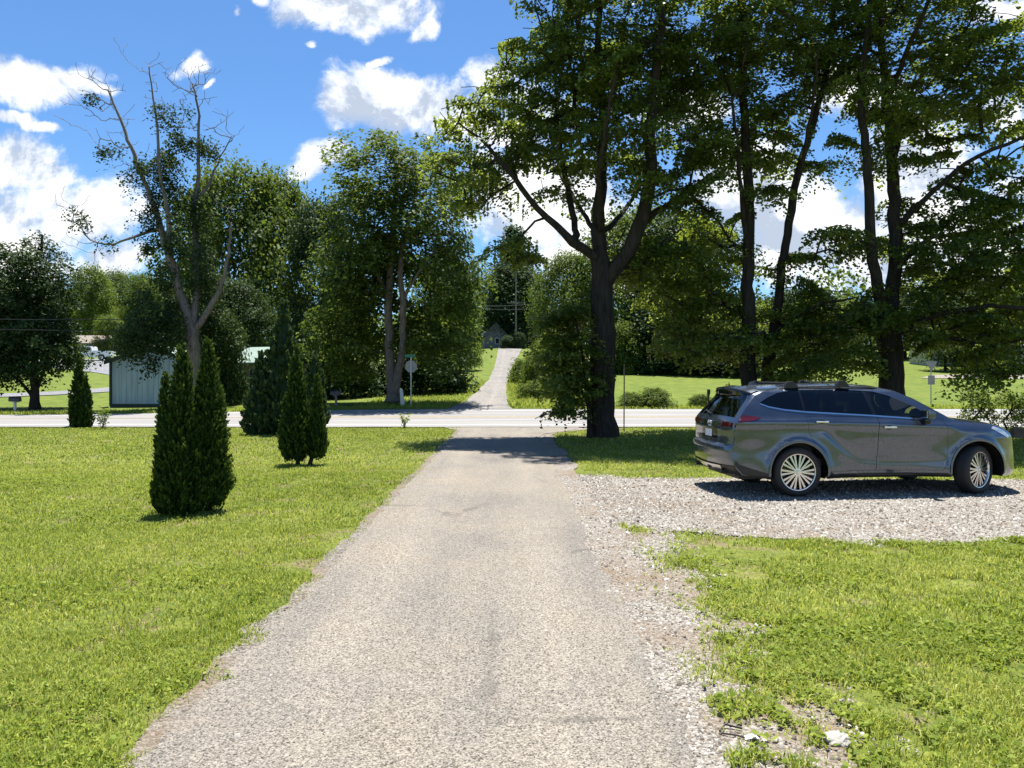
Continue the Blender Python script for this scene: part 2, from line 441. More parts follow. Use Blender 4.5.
def roadmat():
    m, t, out = newmat('worn_road')
    p = t.node('ShaderNodeNewGeometry').outputs['Position']
    n = t.noise(t.vmath('MULTIPLY', p, (0.08, 1.0, 1.0)), 1.4, 5, 0.6); f = t.noise(p, 30, 4, 0.7); big = t.noise(p, 0.3, 4)
    c = t.ramp(t.math('ADD', t.math('MULTIPLY', n, 0.6), t.math('MULTIPLY', f, 0.4)), [(0.3, (0.125, 0.122, 0.118)), (0.5, (0.205, 0.198, 0.19)), (0.68, (0.28, 0.268, 0.254))])
    c = t.mix(t.math('MULTIPLY', big, 0.3), c, (0.24, 0.24, 0.25))
    principled(t, out, c, 0.85, 0, t.bump(f, 0.3, 0.01), 0, 0.25)
    return m
def gravelmat(name, tone=1.0, brown=0.5):
    m, t, out = newmat(name)
    p = t.node('ShaderNodeNewGeometry').outputs['Position']
    v = t.voronoi(p, 58.0); vc = t.node('ShaderNodeSeparateColor'); t.l.new(v.outputs['Color'], vc.inputs[0])
    f = t.noise(p, 60, 4, 0.7); big = t.noise(p, 0.8, 6, 0.7)
    s = t.math('ADD', t.math('MULTIPLY', vc.outputs[0], 0.6), t.math('MULTIPLY', f, 0.5))
    k = tone
    c = t.ramp(s, [(0.2, (0.09 * k, 0.075 * k, 0.06 * k)), (0.45, (0.27 * k, 0.24 * k, 0.20 * k)), (0.75, (0.44 * k, 0.41 * k, 0.365 * k)), (0.95, (0.60 * k, 0.575 * k, 0.53 * k))])
    px_ = t.node('ShaderNodeSeparateXYZ'); t.l.new(p, px_.inputs[0])
    side = t.ramp(t.math('DIVIDE', px_.outputs[0], 4.0), [(0.30, 0.06), (0.62, 0.06), (0.9, 0.0)])
    dirt = t.ramp(t.math('ADD', big, side), [(0.50, 0.0), (0.68, brown)])
    c = t.mix(dirt, c, t.ramp(f, [(0.3, (0.12, 0.085, 0.055)), (0.7, (0.27, 0.205, 0.14))]))
    h = t.math('ADD', t.math('SUBTRACT', 1.0, v.outputs['Distance']), t.math('MULTIPLY', f, 0.4))
    principled(t, out, c, 0.9, 0, t.bump(h, 0.8, 0.025), 0, 0.2)
    return m
M['ground'] = groundmat()
M['chip'] = asphaltmat('chip_seal_drive', (0.122, 0.109, 0.091), (0.212, 0.193, 0.163))
M['lane'] = asphaltmat('chip_seal_lane', (0.115, 0.11, 0.104), (0.215, 0.204, 0.19), 0.5, 0.35)
M['road'] = roadmat()
M['tar'] = asphaltmat('grey_tarmac', (0.11, 0.115, 0.125), (0.19, 0.195, 0.21), 0.5, 0.1)
M['gravel'] = gravelmat('limestone_gravel', 0.76, 0.85)
M['shoulder'] = gravelmat('dirty_gravel', 0.58, 0.7)
M['linepaint'] = simple('worn_white_paint', (0.62, 0.62, 0.60), 0.7, 0, 0.25, 9)
M['yellowpaint'] = simple('worn_yellow_paint', (0.36, 0.29, 0.14), 0.75, 0, 0.3, 7)

# ---- ground: one sheet out to the horizon
gx = np.unique(np.concatenate([np.arange(-24, 24.1, 0.6), np.arange(-80, 80, 2.5), np.arange(-300, 301, 20), np.arange(-1200, 1201, 100)]).round(3))
gy = np.unique(np.concatenate([np.arange(0, 46, 0.6), np.arange(-20, 0, 2.0), np.arange(46, 170, 2.0), np.arange(-120, 400, 12), np.arange(-1000, 1401, 100)]).round(3))
GX, GY = np.meshgrid(gx, gy)
GZ = T(GX, GY) - 0.012
nx, ny = len(gx), len(gy)
ii = np.arange(ny - 1)[:, None] * nx + np.arange(nx - 1)[None, :]
q = np.stack([ii, ii + 1, ii + nx + 1, ii + nx], -1).reshape(-1, 4)
me = npmesh('ground', np.stack([GX.ravel(), GY.ravel(), GZ.ravel()], 1), [q], M['ground'], smooth=True)
tag(link('ground', me), kind='structure')

def sheet(name, outer, mat, off, spacing=0.8, kind='structure', holes=()):
    V2, Fc = tri_fill(outer, holes, spacing)
    V = np.column_stack([V2, T(V2[:, 0], V2[:, 1]) + off])
    return tag(link(name, npmesh(name, V, [Fc], mat, smooth=True)), kind=kind)

# left and right edge of the drive, with broken-away bites
def drive_left(y):
    y = np.asarray(y, float)
    return -1.76 + 0.16 * (fbm(y, y * 0, 0.55, 4) - 0.5) + 0.14 * (fbm(y, y * 0, 3.1, 5) - 0.5) + 0.07 * (fbm(y, y * 0, 9.0, 6) - 0.5) + 0.25 * sstep(3.4, 2.2, y)
def drive_right(y):
    y = np.asarray(y, float)
    return 0.86 + 0.16 * (fbm(y, y * 0 + 9, 0.7, 6) - 0.5) + 0.10 * (fbm(y, y * 0 + 9, 2.6, 7) - 0.5) + 1.5 * sstep(23.5, 27.2, y)
ys = np.arange(-8, 27.25, 0.06)
outer = list(zip(drive_left(ys) - 0.6 * sstep(25.5, 27.2, ys), ys)) + list(zip(drive_right(ys[::-1]), ys[::-1]))
sheet('driveway', outer, M['chip'], 0.010, 0.5)

# bare dirt and crumbs along the left edge of the drive
yv = np.arange(1.0, 26.6, 0.08)
sheet('dirt_verge', list(zip(drive_left(yv) - .06 - .16 * np.clip(fbm(yv, yv * 0 + 2, 1.1, 33) - .22, 0, 1) - .07 * fbm(yv, yv * 0, 6.0, 34), yv)) + list(zip(drive_left(yv[::-1]) + .25, yv[::-1])), M['shoulder'], 0.003, 0.3)

# broken shoulder and the gravel parking pad on the right
def patch_left(y):                                 # left edge of the grass patch beside the drive
    y = np.asarray(y, float)
    return np.interp(y, [0, 3.7, 4.15, 4.67, 5.36, 6.26, 7.7, 8.8], [1.30, 1.30, 1.33, 1.20, 1.50, 1.34, 1.43, 1.43]) + 0.22 * (fbm(y, y * 0 + 3, 3.0, 9) - 0.5)
def pad_low(x):                                    # edge between that patch and the pad
    x = np.asarray(x, float)
    return np.interp(x, [1.5, 1.8, 2.6, 3.6, 5.7, 14], [9.35, 9.2, 8.8, 8.5, 8.6, 8.6]) + 0.5 * (fbm(x, x * 0 + 5, 0.7, 10) - 0.5) + 0.35 * (fbm(x, x * 0 + 5, 2.4, 11) - 0.5)
def pad_high(x):
    x = np.asarray(x, float)
    return 13.7 + 0.6 * (fbm(x, x * 0 + 6, 0.5, 12) - 0.5) + 0.3 * (fbm(x, x * 0 + 6, 2.4, 13) - 0.5) + 1.2 * sstep(2.2, 1.2, x)
def strip_right(y):                                # right edge of the gravelly shoulder beyond the pad
    y = np.asarray(y, float)
    return 1.25 + 0.3 * (fbm(y, y * 0 + 1, 0.8, 14) - 0.5) + 0.15 * (fbm(y, y * 0 + 1, 2.5, 15) - 0.5) + 1.6 * sstep(24.2, 27.2, y)
yy = np.arange(-8, 9.1, 0.15); xx = np.arange(2.05, 14.01, 0.2); y3 = np.arange(14.2, 27.2, 0.2)
outer = [(0.5, -8)] + list(zip(np.maximum(patch_left(yy), 1.0) + .38 + .2 * (fbm(yy, yy * 0, 3.3, 35) - .5), yy)) + list(zip(xx, pad_low(xx))) + list(zip(xx[::-1], pad_high(xx[::-1]))) \
    + list(zip(strip_right(y3), y3)) + [(0.5, 27.2)]
sheet('gravel_pad', outer, M['gravel'], 0.002, 0.6)

# the road across the end of the yard, its edge lines and worn centre lines
def band(name, y0, y1, mat, off, x0=-260, x1=260, kind='structure', step=1.0, wob=0.0):
    xs = np.arange(x0, x1 + step, step); rows = np.linspace(y0, y1, max(2, int((y1 - y0) / 0.9) + 1))
    X, Y = np.meshgrid(xs, rows)
    if wob:
        Y[0] += wob * (fbm(X[0], X[0] * 0, 0.6, 21) - .5); Y[-1] += wob * (fbm(X[0], X[0] * 0 + 7, 0.6, 22) - .5)
    V = np.stack([X.ravel(), Y.ravel(), (T(X, Y) + off).ravel()], 1); n = len(xs)
    i = np.arange(len(rows) - 1)[:, None] * n + np.arange(n - 1)[None, :]
    return tag(link(name, npmesh(name, V, [np.stack([i, i + 1, i + n + 1, i + n], -1).reshape(-1, 4)], mat, smooth=True)), kind=kind)
band('road', ROAD0, ROAD1, M['road'], 0.022, wob=0.25)
band('road_edge_line', ROAD0 + 0.75, ROAD0 + 0.95, M['linepaint'], 0.028)
band('road_edge_line', ROAD1 - 1.0, ROAD1 - 0.85, M['linepaint'], 0.028)
band('road_centre_line', 31.45, 31.57, M['yellowpaint'], 0.028)
band('road_centre_line', 31.75, 31.87, M['yellowpaint'], 0.028)

# the lane that climbs away on the far side
lane = [(36.1, 446, 514, 409), (37.2, 450, 510, 0), (39.5, 457, 508, 0), (43, 465, 507, 0), (52, 476, 506.5, 0), (70, 488, 507, 0), (88, 494.5, 512.5, 0), (100, 497, 518, 0), (116, 498, 522, 0), (135, 498, 523, 0)]
dl = [l[0] for l in lane]
ly = np.concatenate([np.arange(36.0, 44, 0.4), np.arange(44, 134, 1.5)])
xl = np.interp(ly, dl, [PX(l[1], l[0]) for l in lane]) + 0.25 * (fbm(ly, ly * 0, .6, 31) - .5)
xr = np.interp(ly, dl, [PX(l[2], l[0]) for l in lane]) + 0.25 * (fbm(ly, ly * 0 + 4, .6, 32) - .5)
sheet('lane', list(zip(xl, ly)) + list(zip(xr[::-1], ly[::-1])), M['lane'], 0.035, 0.9)

# the tarmac drive that curves up to the house on the left
ctr = np.array([(-46, 46.5), (-38, 50), (-32, 54.5), (-29.5, 60), (-31, 67), (-36.5, 76), (-45, 86), (-54, 94), (-60, 106)], float)
ctr = np.column_stack([np.interp(np.linspace(0, 8, 60), range(9), ctr[:, 0]), np.interp(np.linspace(0, 8, 60), range(9), ctr[:, 1])])
for _ in range(6): ctr[1:-1] = (ctr[:-2] + 2 * ctr[1:-1] + ctr[2:]) / 4
tg = np.gradient(ctr, axis=0); tg /= np.linalg.norm(tg, axis=1)[:, None]; nr = np.column_stack([-tg[:, 1], tg[:, 0]])
hw = np.interp(np.arange(60), [0, 40, 59], [1.7, 2.2, 5.0])[:, None]
sheet('tarmac_drive', list(map(tuple, ctr + nr * hw))[::-1] + list(map(tuple, ctr - nr * hw)), M['tar'], 0.035, 1.2)
# pale gravel yard far off on the right
sheet('gravel_yard', [(PX(915, 74), 73), (PX(1000, 73), 72), (80, 70), (95, 90), (60, 82), (PX(915, 80), 77)], M['gravel'], 0.035, 2.0)
# ================================================================== TREES AND PLANTS
def unit(v): return v / (np.linalg.norm(v, axis=-1, keepdims=True) + 1e-9)
def leaf_quads(c, nrm, ang, L, W, fold=0.12, droop=None):
    """folded four-point leaves; c centre, nrm normal, ang turn about the normal"""
    n = len(c); nrm = unit(nrm)
    ref = np.where(np.abs(nrm[:, 2:3]) < 0.9, np.array([[0, 0, 1.0]]), np.array([[1.0, 0, 0]]))
    a = unit(np.cross(ref, nrm)); b = np.cross(nrm, a)
    d = a * np.cos(ang)[:, None] + b * np.sin(ang)[:, None]; s = np.cross(nrm, d)
    L = np.broadcast_to(L, (n,))[:, None]; W = np.broadcast_to(W, (n,))[:, None]
    V = np.empty((n, 4, 3))
    V[:, 0] = c - d * L * .5; V[:, 2] = c + d * L * .5
    mid = c - d * L * .05 + nrm * W * fold
    V[:, 1] = mid + s * W * .5; V[:, 3] = mid - s * W * .5
    return V.reshape(-1, 3), np.arange(4 * n).reshape(-1, 4)

class Tree:
    """skeleton grown from hand-laid limbs out to every leaf clump, then skinned"""
    def __init__(s, seed):
        s.rng = np.random.RandomState(seed); s.pos = []; s.par = []; s.minr = []; s.base = []
    def limb(s, pts, r0, r1, step=0.35, wob=0.06):
        pts = np.array(pts, float)
        # smooth through the points
        tt = np.linspace(0, len(pts) - 1, max(4, len(pts) * 6)); P0 = np.column_stack([np.interp(tt, range(len(pts)), pts[:, k]) for k in range(3)])
        for _ in range(4): P0[1:-1] = (P0[:-2] + 2 * P0[1:-1] + P0[2:]) / 4
        seg = np.linalg.norm(np.diff(P0, axis=0), axis=1); cum = np.concatenate(([0], np.cumsum(seg)))
        n = max(3, int(cum[-1] / step)); q = np.linspace(0, cum[-1], n + 1)
        Q = np.column_stack([np.interp(q, cum, P0[:, k]) for k in range(3)])
        Q[1:] += s.rng.normal(0, wob * step, Q[1:].shape)
        if s.pos:
            A = np.array(s.pos); i0 = int(np.argmin(((A - Q[0]) ** 2).sum(1))); start = 1
        else:
            s.pos.append(Q[0]); s.par.append(-1); s.minr.append(r0); i0 = 0; start = 1; s.base.append(0)
        for k in range(start, len(Q)):
            s.pos.append(Q[k]); s.par.append(i0); i0 = len(s.pos) - 1
            s.minr.append(r0 + (r1 - r0) * (k / n) ** 0.8); s.base.append(i0)
        return s
    def grow(s, att, step=0.5, arch=0.22, jit=0.08, down=0.6, twigs=0):
        rng = s.rng; att = np.asarray(att)
        A = np.array(s.pos); d0 = np.array([((A - a) ** 2).sum(1).min() for a in att])
        s.tips = []
        for a in att[np.argsort(d0)]:
            A = np.array(s.pos); dv = a - A; d = np.linalg.norm(dv, axis=1)
            cost = d + down * np.maximum(0, A[:, 2] - a[2] + 0.2 * d)
            i = int(np.argmin(cost)); p = A[i]; L = d[i]
            n = max(1, int(L / step)); ctrl = p + 0.5 * (a - p) + np.array([0, 0, arch * L]) + rng.normal(0, jit * L, 3)
            for k in range(1, n + 1):
                t_ = k / n; x = (1 - t_) ** 2 * p + 2 * t_ * (1 - t_) * ctrl + t_ * t_ * a
                if k < n: x = x + rng.normal(0, 0.03, 3)
                s.pos.append(x); s.par.append(i); s.minr.append(0.0); i = len(s.pos) - 1
            s.tips.append(i)
            for _ in range(twigs):
                e = a + rng.normal(0, 1, 3) * np.array([.42, .42, .14]); h_ = (s.pos[i] + e) / 2 + np.array([0, 0, .04]); j = i
                for q_ in (h_, e): s.pos.append(q_); s.par.append(j); s.minr.append(0.0); j = len(s.pos) - 1
        return s
    def skin(s, tip=0.012, power=2.35, flare=0.0, kmax=12):
        n = len(s.pos); par = np.array(s.par); ch = [[] for _ in range(n)]
        for i, p in enumerate(par):
            if p >= 0: ch[p].append(i)
        rad = np.zeros(n)
        for i in range(n - 1, -1, -1):
            rad[i] = max(tip if not ch[i] else sum(rad[c] ** power for c in ch[i]) ** (1 / power), s.minr[i])
        lim = np.array(s.minr)
        for i in range(n):                                     # a child is never thicker than its parent
            if lim[i] > 0: rad[i] = max(lim[i], min(rad[i], lim[i] * 1.15))
            if par[i] >= 0: rad[i] = min(rad[i], rad[par[i]])
        P_ = np.array(s.pos); z0 = P_[0, 2]
        V = []; F4 = []; nb = 0
        stack = [(0, None)]
        while stack:
            i, pr = stack.pop(); chain = [] if pr is None else [pr]
            while True:
                chain.append(i)
                if not ch[i]: break
                cs = sorted(ch[i], key=lambda c: -rad[c])
                for c in cs[1:]: stack.append((c, i))
                i = cs[0]
            pts = P_[chain]; rr = rad[chain].copy()
            if pr is not None: rr[0] = min(rr[0], rr[1] * 1.25)
            if flare and pr is None:
                rr *= 1 + flare * np.exp(-(pts[:, 2] - z0) / 0.35)
            r_ = rr.max(); k = kmax if r_ > .12 else 7 if r_ > .05 else 5 if r_ > .025 else 3
            tg = np.gradient(pts, axis=0) if len(pts) > 1 else np.array([[0, 0, 1.0]])
            tg = unit(tg); a = np.cross(tg[0], [0.31, 0.95, 0.02]); a /= np.linalg.norm(a)
            an = np.linspace(0, 2 * PI, k, endpoint=False)
            for j in range(len(pts)):
                a = a - tg[j] * a.dot(tg[j]); a /= (np.linalg.norm(a) + 1e-9); b = np.cross(tg[j], a)
                lump = 1 + (0.10 * (vnoise(an * 1.6 + 3, an * 0 + pts[j, 2] * .9, 1.0, 3) - .5) * 2 if k == kmax else 0)
                V.append(pts[j] + (np.cos(an)[:, None] * a + np.sin(an)[:, None] * b) * rr[j] * np.reshape(lump, (-1, 1)))
            m = len(pts); base = nb + np.arange(m - 1)[:, None] * k; kk = np.arange(k)[None, :]
            F4.append(np.stack([base + kk, base + (kk + 1) % k, base + k + (kk + 1) % k, base + k + kk], -1).reshape(-1, 4)); nb += m * k
        s.rad = rad
        return np.concatenate(V), np.concatenate(F4)
    def leaves(s, per, spread=(0.6, 0.6, 0.22), L=0.13, Wr=0.8, tilt=0.6, hang=0.25, centers=None, outw=0.75):
        rng = s.rng; c0 = np.array(s.pos)[s.tips] if centers is None else np.asarray(centers)
        n = len(c0) * per; id_ = np.repeat(np.arange(len(c0)), per)
        sc = rng.uniform(0.65, 1.3, len(c0))[id_][:, None]
        rr = np.clip(rng.normal(0, 1, (n, 3)), -1.45, 1.45); off = rr * np.array(spread) * sc
        off[:, 2] -= hang * (off[:, 0] ** 2 + off[:, 1] ** 2) / max(spread[0], .1)
        tl = rng.normal(0, 0.28, (len(c0), 2))[id_]; off[:, 2] += off[:, 0] * tl[:, 0] + off[:, 1] * tl[:, 1]
        c = c0[id_] + off
        ow = unit(c - c0.mean(0)); ow[:, 2] = np.maximum(ow[:, 2], -.2)
        nrm = np.array([0, 0, 1.0]) + outw * ow + rng.normal(0, tilt, (n, 3)); ang = rng.uniform(0, 2 * PI, n)
        LL = L * rng.uniform(0.65, 1.3, n)
        V, Q = leaf_quads(c, nrm, ang, LL, LL * Wr * rng.uniform(.8, 1.15, n))
        lv = np.clip(rng.normal(0.45, 0.2, n) + rng.normal(0, 0.14, len(c0))[id_], 0, 1)
        return V, Q, lv

def ell_points(rng, ells, dens, mind=0.0, d=None):
    """points through ellipsoids given as (column, row, half width, half height in pixels, distance, half depth in metres)"""
    out = []
    for (cx, cy, rx, ry, dd, rd) in ells:
        RX, RZ = rx * dd / F, ry * dd / F; n = max(3, int(dens * 4.19 * RX * RZ * rd))
        v = unit(rng.normal(0, 1, (n, 3))) * (rng.rand(n, 1) ** 0.42)
        out.append(P(cx, cy, dd) + v * np.array([RX, rd, RZ]))
    p = np.concatenate(out); rng.shuffle(p)
    if mind:
        keep = []
        for q_ in p:
            if not keep or ((np.array(keep) - q_) ** 2).sum(1).min() > mind * mind: keep.append(q_)
        p = np.array(keep)
    return p

def crown_points(rng, E):
    up = ell_points(rng, [(*e[:5], e[5] * .68) for e in E if e[1] < 225], 1.1, 0.67)
    lo = ell_points(rng, [(*e[:5], e[5] * .9) for e in E if e[1] >= 225], 1.9, 0.50)
    return np.concatenate([up, lo])
def finish_tree(root, t, leafmat_, bark, per, flare=0.35, tip=0.012, **kw):
    """trunk and crown meshes under the tree's Empty (coordinates are world minus the base)"""
    b = np.array(root.location)
    V, Q = t.skin(tip=tip, flare=flare)
    link('trunk', npmesh('trunk', V - b, [Q], bark, smooth=True), root)
    V, Q, lv = t.leaves(per, **kw)
    link('crown', npmesh('crown', V - b, [Q], leafmat_, attr=lv), root)
    return root

# ---- the centre maple
D1 = gdepth(437)
root = thing('maple_tree', 'tall maple with dark forked trunk standing just right of the driveway end', 'tree', (PX(605, D1), D1, -0.03), 0, 'big maples along the yard front')
t = Tree(11)
p1 = lambda x, y, o=0.0, D=D1: (PX(x, D), D + o, PZ(y, D))
t.limb([p1(604, 441), p1(602, 400), p1(603, 340), p1(602, 295), p1(600, 262)], 0.345, 0.30)
t.limb([p1(602, 285), p1(625, 258, -.2), p1(640, 225, -.4), p1(648, 180, -.6), p1(645, 110, -1), p1(655, 40, -1.2), p1(650, -40, -1)], 0.25, 0.07)
t.limb([p1(600, 265), p1(598, 225, .2), p1(603, 180, .4), p1(606, 120, .5), p1(600, 50, .6), p1(605, -50, .8)], 0.22, 0.06)
t.limb([p1(600, 262), p1(575, 245, -.4), p1(545, 225, -.8), p1(515, 190, -1.2), p1(490, 160, -1.5), p1(462, 140, -1.6)], 0.16, 0.02)
t.limb([p1(640, 225, -.4), p1(665, 205, .5), p1(700, 180, 1.2), p1(725, 160, 1.5)], 0.12, 0.05)
t.limb([p1(576, 246, -.4), p1(572, 200, .6), p1(566, 150, 1.4), p1(560, 90, 1.8)], 0.11, 0.05)
t.limb([p1(602, 240, .2), p1(590, 200, 2), p1(570, 150, 3.5), p1(560, 100, 4.2)], 0.10, 0.04)
t.limb([p1(606, 230, .2), p1(640, 190, 2.2), p1(670, 130, 3.8)], 0.10, 0.04)
t.limb([p1(603, 235, .2), p1(590, 190, -2), p1(600, 120, -3.6)], 0.09, 0.04)
E = [(600, 30, 105, 85, D1, 4.5), (565, 100, 90, 60, D1, 4.2), (505, 145, 65, 55, D1, 3.2), (650, 120, 65, 70, D1, 4.2), (610, -80, 95, 80, D1, 4.2), (480, 200, 34, 30, D1, 2.2),
     (540, 30, 42, 40, D1, 3), (690, 165, 40, 40, D1, 3), (520, 250, 42, 16, D1, 2.0), (650, 260, 40, 30, D1 + 1, 2.5), (560, 180, 40, 28, D1 + 1.5, 2.0), (630, 190, 25, 22, D1 - 1, 1.5), (590, 145, 50, 30, D1 - 1.2, 2.4), (660, 60, 50, 50, D1 + .8, 2.8), (545, 70, 46, 44, D1 + .6, 2.6), (470, 130, 36, 30, D1 - .5, 2.4), (452, 165, 24, 36, D1 - .6, 2.0), (455, 205, 22, 26, D1 - .4, 1.6), (500, 90, 36, 26, D1, 2.4), (466, 122, 36, 26, D1 - .8, 2.2), (446, 150, 22, 28, D1 - 1, 1.8), (490, 168, 34, 24, D1 - 1.2, 2.0), (515, 115, 36, 26, D1 - 1.4, 2.2), (470, 170, 34, 30, D1 + .4, 2.0), (690, 60, 40, 50, D1, 3.5)]
t.grow(crown_points(t.rng, E), twigs=3)
finish_tree(root, t, M['maple'], M['bark'], 340, spread=(.37, .37, .10), L=0.118)

# ---- the pair-trunked maple behind the car
D2 = 23.6
root = thing('maple_tree', 'maple with two slim leaning trunks rising behind the car roof', 'tree', (PX(757, D2), D2, -0.03), 0, 'big maples along the yard front')
t = Tree(23); p2 = lambda x, y, o=0.0: p1(x, y, o, D2)
t.limb([p2(752, 437), p2(749, 400), p2(748, 340), p2(748, 280), p2(749, 210), p2(747, 150), p2(742, 90), p2(745, 10), p2(740, -60)], 0.27, 0.06)
t.limb([p2(753, 432), p2(768, 390, .3), p2(779, 330, .4), p2(786, 270, .4), p2(795, 200, .3), p2(810, 140, .2), p2(826, 80, 0), p2(835, 10, 0), p2(830, -60)], 0.20, 0.05)
t.limb([p2(748, 260), p2(738, 220, -.6), p2(728, 180, -1.2), p2(715, 120, -1.8)], 0.09, 0.04)
t.limb([p2(748, 200), p2(760, 160, 1), p2(775, 100, 2)], 0.09, 0.04)
t.limb([p2(748, 320), p2(730, 300, 1.0), p2(700, 290, 2.0), p2(670, 290, 2.5)], 0.07, 0.03)
t.limb([p2(779, 330, .4), p2(800, 310, -1), p2(825, 305, -2)], 0.07, 0.03)
t.limb([p2(795, 200, .3), p2(790, 150, -1.5), p2(780, 90, -3)], 0.07, 0.03)
E = [(745, 55, 70, 65, D2, 4), (720, 140, 45, 38, D2, 3), (760, -60, 110, 75, D2, 4.2), (815, 25, 60, 50, D2, 3.6), (780, 110, 40, 40, D2 + .5, 2.6), (775, 190, 45, 14, D2 - .6, 2.0), (830, 245, 45, 14, D2 - .5, 2.0),
     (690, 290, 65, 34, D2 + 1.2, 2.6), (740, 330, 75, 28, D2 + .6, 2.6), (815, 320, 60, 36, D2, 2.6), (800, 362, 60, 16, D2 - .6, 2.0), (715, 235, 34, 28, D2 + 1.5, 2.2), (765, 260, 30, 16, D2 + 1, 1.6), (690, 350, 45, 14, D2 - .3, 1.6), (855, 235, 30, 12, D2, 1.5), (765, 150, 50, 26, D2 + .8, 2.2), (702, 195, 34, 26, D2 + .6, 2.0), (830, 170, 28, 14, D2 + .4, 1.6), (725, 40, 50, 60, D2 + 1, 3), (810, 75, 40, 40, D2 - 1, 2.4)]
t.grow(crown_points(t.rng, E), twigs=3)
finish_tree(root, t, M['maple'], M['bark'], 340, spread=(.38, .38, .10), L=0.118)

# ---- the right-hand maple
D3 = 22.8
root = thing('maple_tree', 'broad maple with thick forked trunk behind the car bonnet', 'tree', (PX(892, D3), D3, -0.03), 0, 'big maples along the yard front')
t = Tree(37); p3 = lambda x, y, o=0.0: p1(x, y, o, D3)
t.limb([p3(893, 438), p3(892, 390), p3(891, 350), p3(888, 325)], 0.37, 0.31)
t.limb([p3(889, 328), p3(898, 280, .2), p3(900, 230, .3), p3(899, 160, .4), p3(892, 100, .4), p3(888, 30, .4), p3(893, -60, .4)], 0.24, 0.06)
t.limb([p3(888, 330), p3(873, 295, -.3), p3(862, 255, -.6), p3(857, 200, -.8), p3(850, 150, -1), p3(845, 95, -1), p3(855, 20, -1), p3(850, -60, -1)], 0.19, 0.05)
t.limb([p3(900, 225, .3), p3(920, 200, -.4), p3(945, 172, -1), p3(975, 158, -1.6), p3(1005, 155, -2)], 0.10, 0.04)
t.limb([p3(899, 270, .2), p3(935, 240, 1), p3(970, 225, 1.6), p3(1015, 222, 2)], 0.10, 0.04)
t.limb([p3(897, 180, .4), p3(915, 140, 1.2), p3(940, 90, 2), p3(960, 40, 2.4)], 0.11, 0.04)
t.limb([p3(892, 335), p3(925, 315, -1), p3(960, 310, -1.8), p3(1000, 320, -2.2)], 0.09, 0.04)
t.limb([p3(893, 100, .4), p3(880, 60, -2), p3(890, 10, -3.2)], 0.09, 0.04)
E = [(900, 55, 95, 62, D3, 4.4), (965, 85, 60, 50, D3, 3.6), (890, -60, 125, 78, D3, 4.6), (985, 20, 45, 50, D3, 3.6), (965, 270, 52, 36, D3, 3), (995, 185, 40, 26, D3 - 1, 2.4), (985, 335, 60, 32, D3 - .6, 2.6), (930, 320, 40, 34, D3 - .5, 2.2),
     (860, 150, 34, 26, D3, 2.4), (905, 150, 34, 30, D3, 2.4), (848, 315, 32, 30, D3 + .5, 2.2), (915, 235, 34, 24, D3 + 1, 2.0), (955, 150, 36, 22, D3, 2.2), (870, 235, 20, 20, D3 - .6, 1.4), (1040, 300, 40, 50, D3, 3), (1040, 110, 50, 60, D3, 3.2), (870, 360, 22, 14, D3 - .8, 1.3), (1000, 375, 40, 12, D3 - 1, 1.6), (925, 105, 60, 40, D3 + 1, 2.6), (945, 200, 46, 26, D3 + .6, 2.2), (880, 105, 36, 46, D3 - .5, 2.6), (985, 225, 40, 26, D3 + .4, 2.2), (1005, 60, 40, 40, D3 - 1, 2.4), (930, 265, 30, 24, D3 - .8, 1.8)]
t.grow(crown_points(t.rng, E), twigs=3)
finish_tree(root, t, M['maple'], M['bark'], 340, spread=(.37, .37, .10), L=0.118)

# ---- leafy sapling at the foot of the centre maple
root = thing('sapling', 'leafy dark sapling crowding the left foot of the forked maple', 'sapling', (PX(590, D1 - .2), D1 - .2, -0.02))
t = Tree(41); ps = lambda x, y, o=0.0: p1(x, y, o, D1 - .2)
t.limb([ps(590, 438), ps(590, 415), ps(586, 380), ps(580, 340), ps(572, 300)], 0.09, 0.02, 0.25)
t.limb([ps(591, 420), ps(575, 412, -.4), ps(555, 411, -.7), ps(534, 416, -.9)], 0.03, 0.01, 0.2)
t.limb([ps(588, 400), ps(566, 380, -.3), ps(552, 360, -.5)], 0.03, 0.01, 0.2)
t.limb([ps(590, 430), ps(596, 410, -.5), ps(600, 380, -.8)], 0.03, 0.01, 0.2)
E = [(570, 345, 28, 42, D1 - .2, 1.0), (585, 385, 24, 26, D1 - .4, .9), (556, 372, 18, 24, D1 - .3, .7), (556, 412, 20, 4, D1 - .9, .35), (575, 405, 16, 10, D1 - .6, .5), (600, 345, 10, 20, D1 - .8, .4), (560, 312, 18, 18, D1, .7), (548, 345, 16, 30, D1 - .2, .8), (575, 310, 20, 18, D1 + .2, .9), (560, 392, 20, 22, D1 - .5, .8), (545, 325, 12, 16, D1, .6)]
t.grow(ell_points(t.rng, E, 12, 0.2), step=.25)
finish_tree(root, t, M['maple'], M['bark'], 95, flare=.3, tip=.005, spread=(.19, .19, .07), L=0.12, Wr=.7)

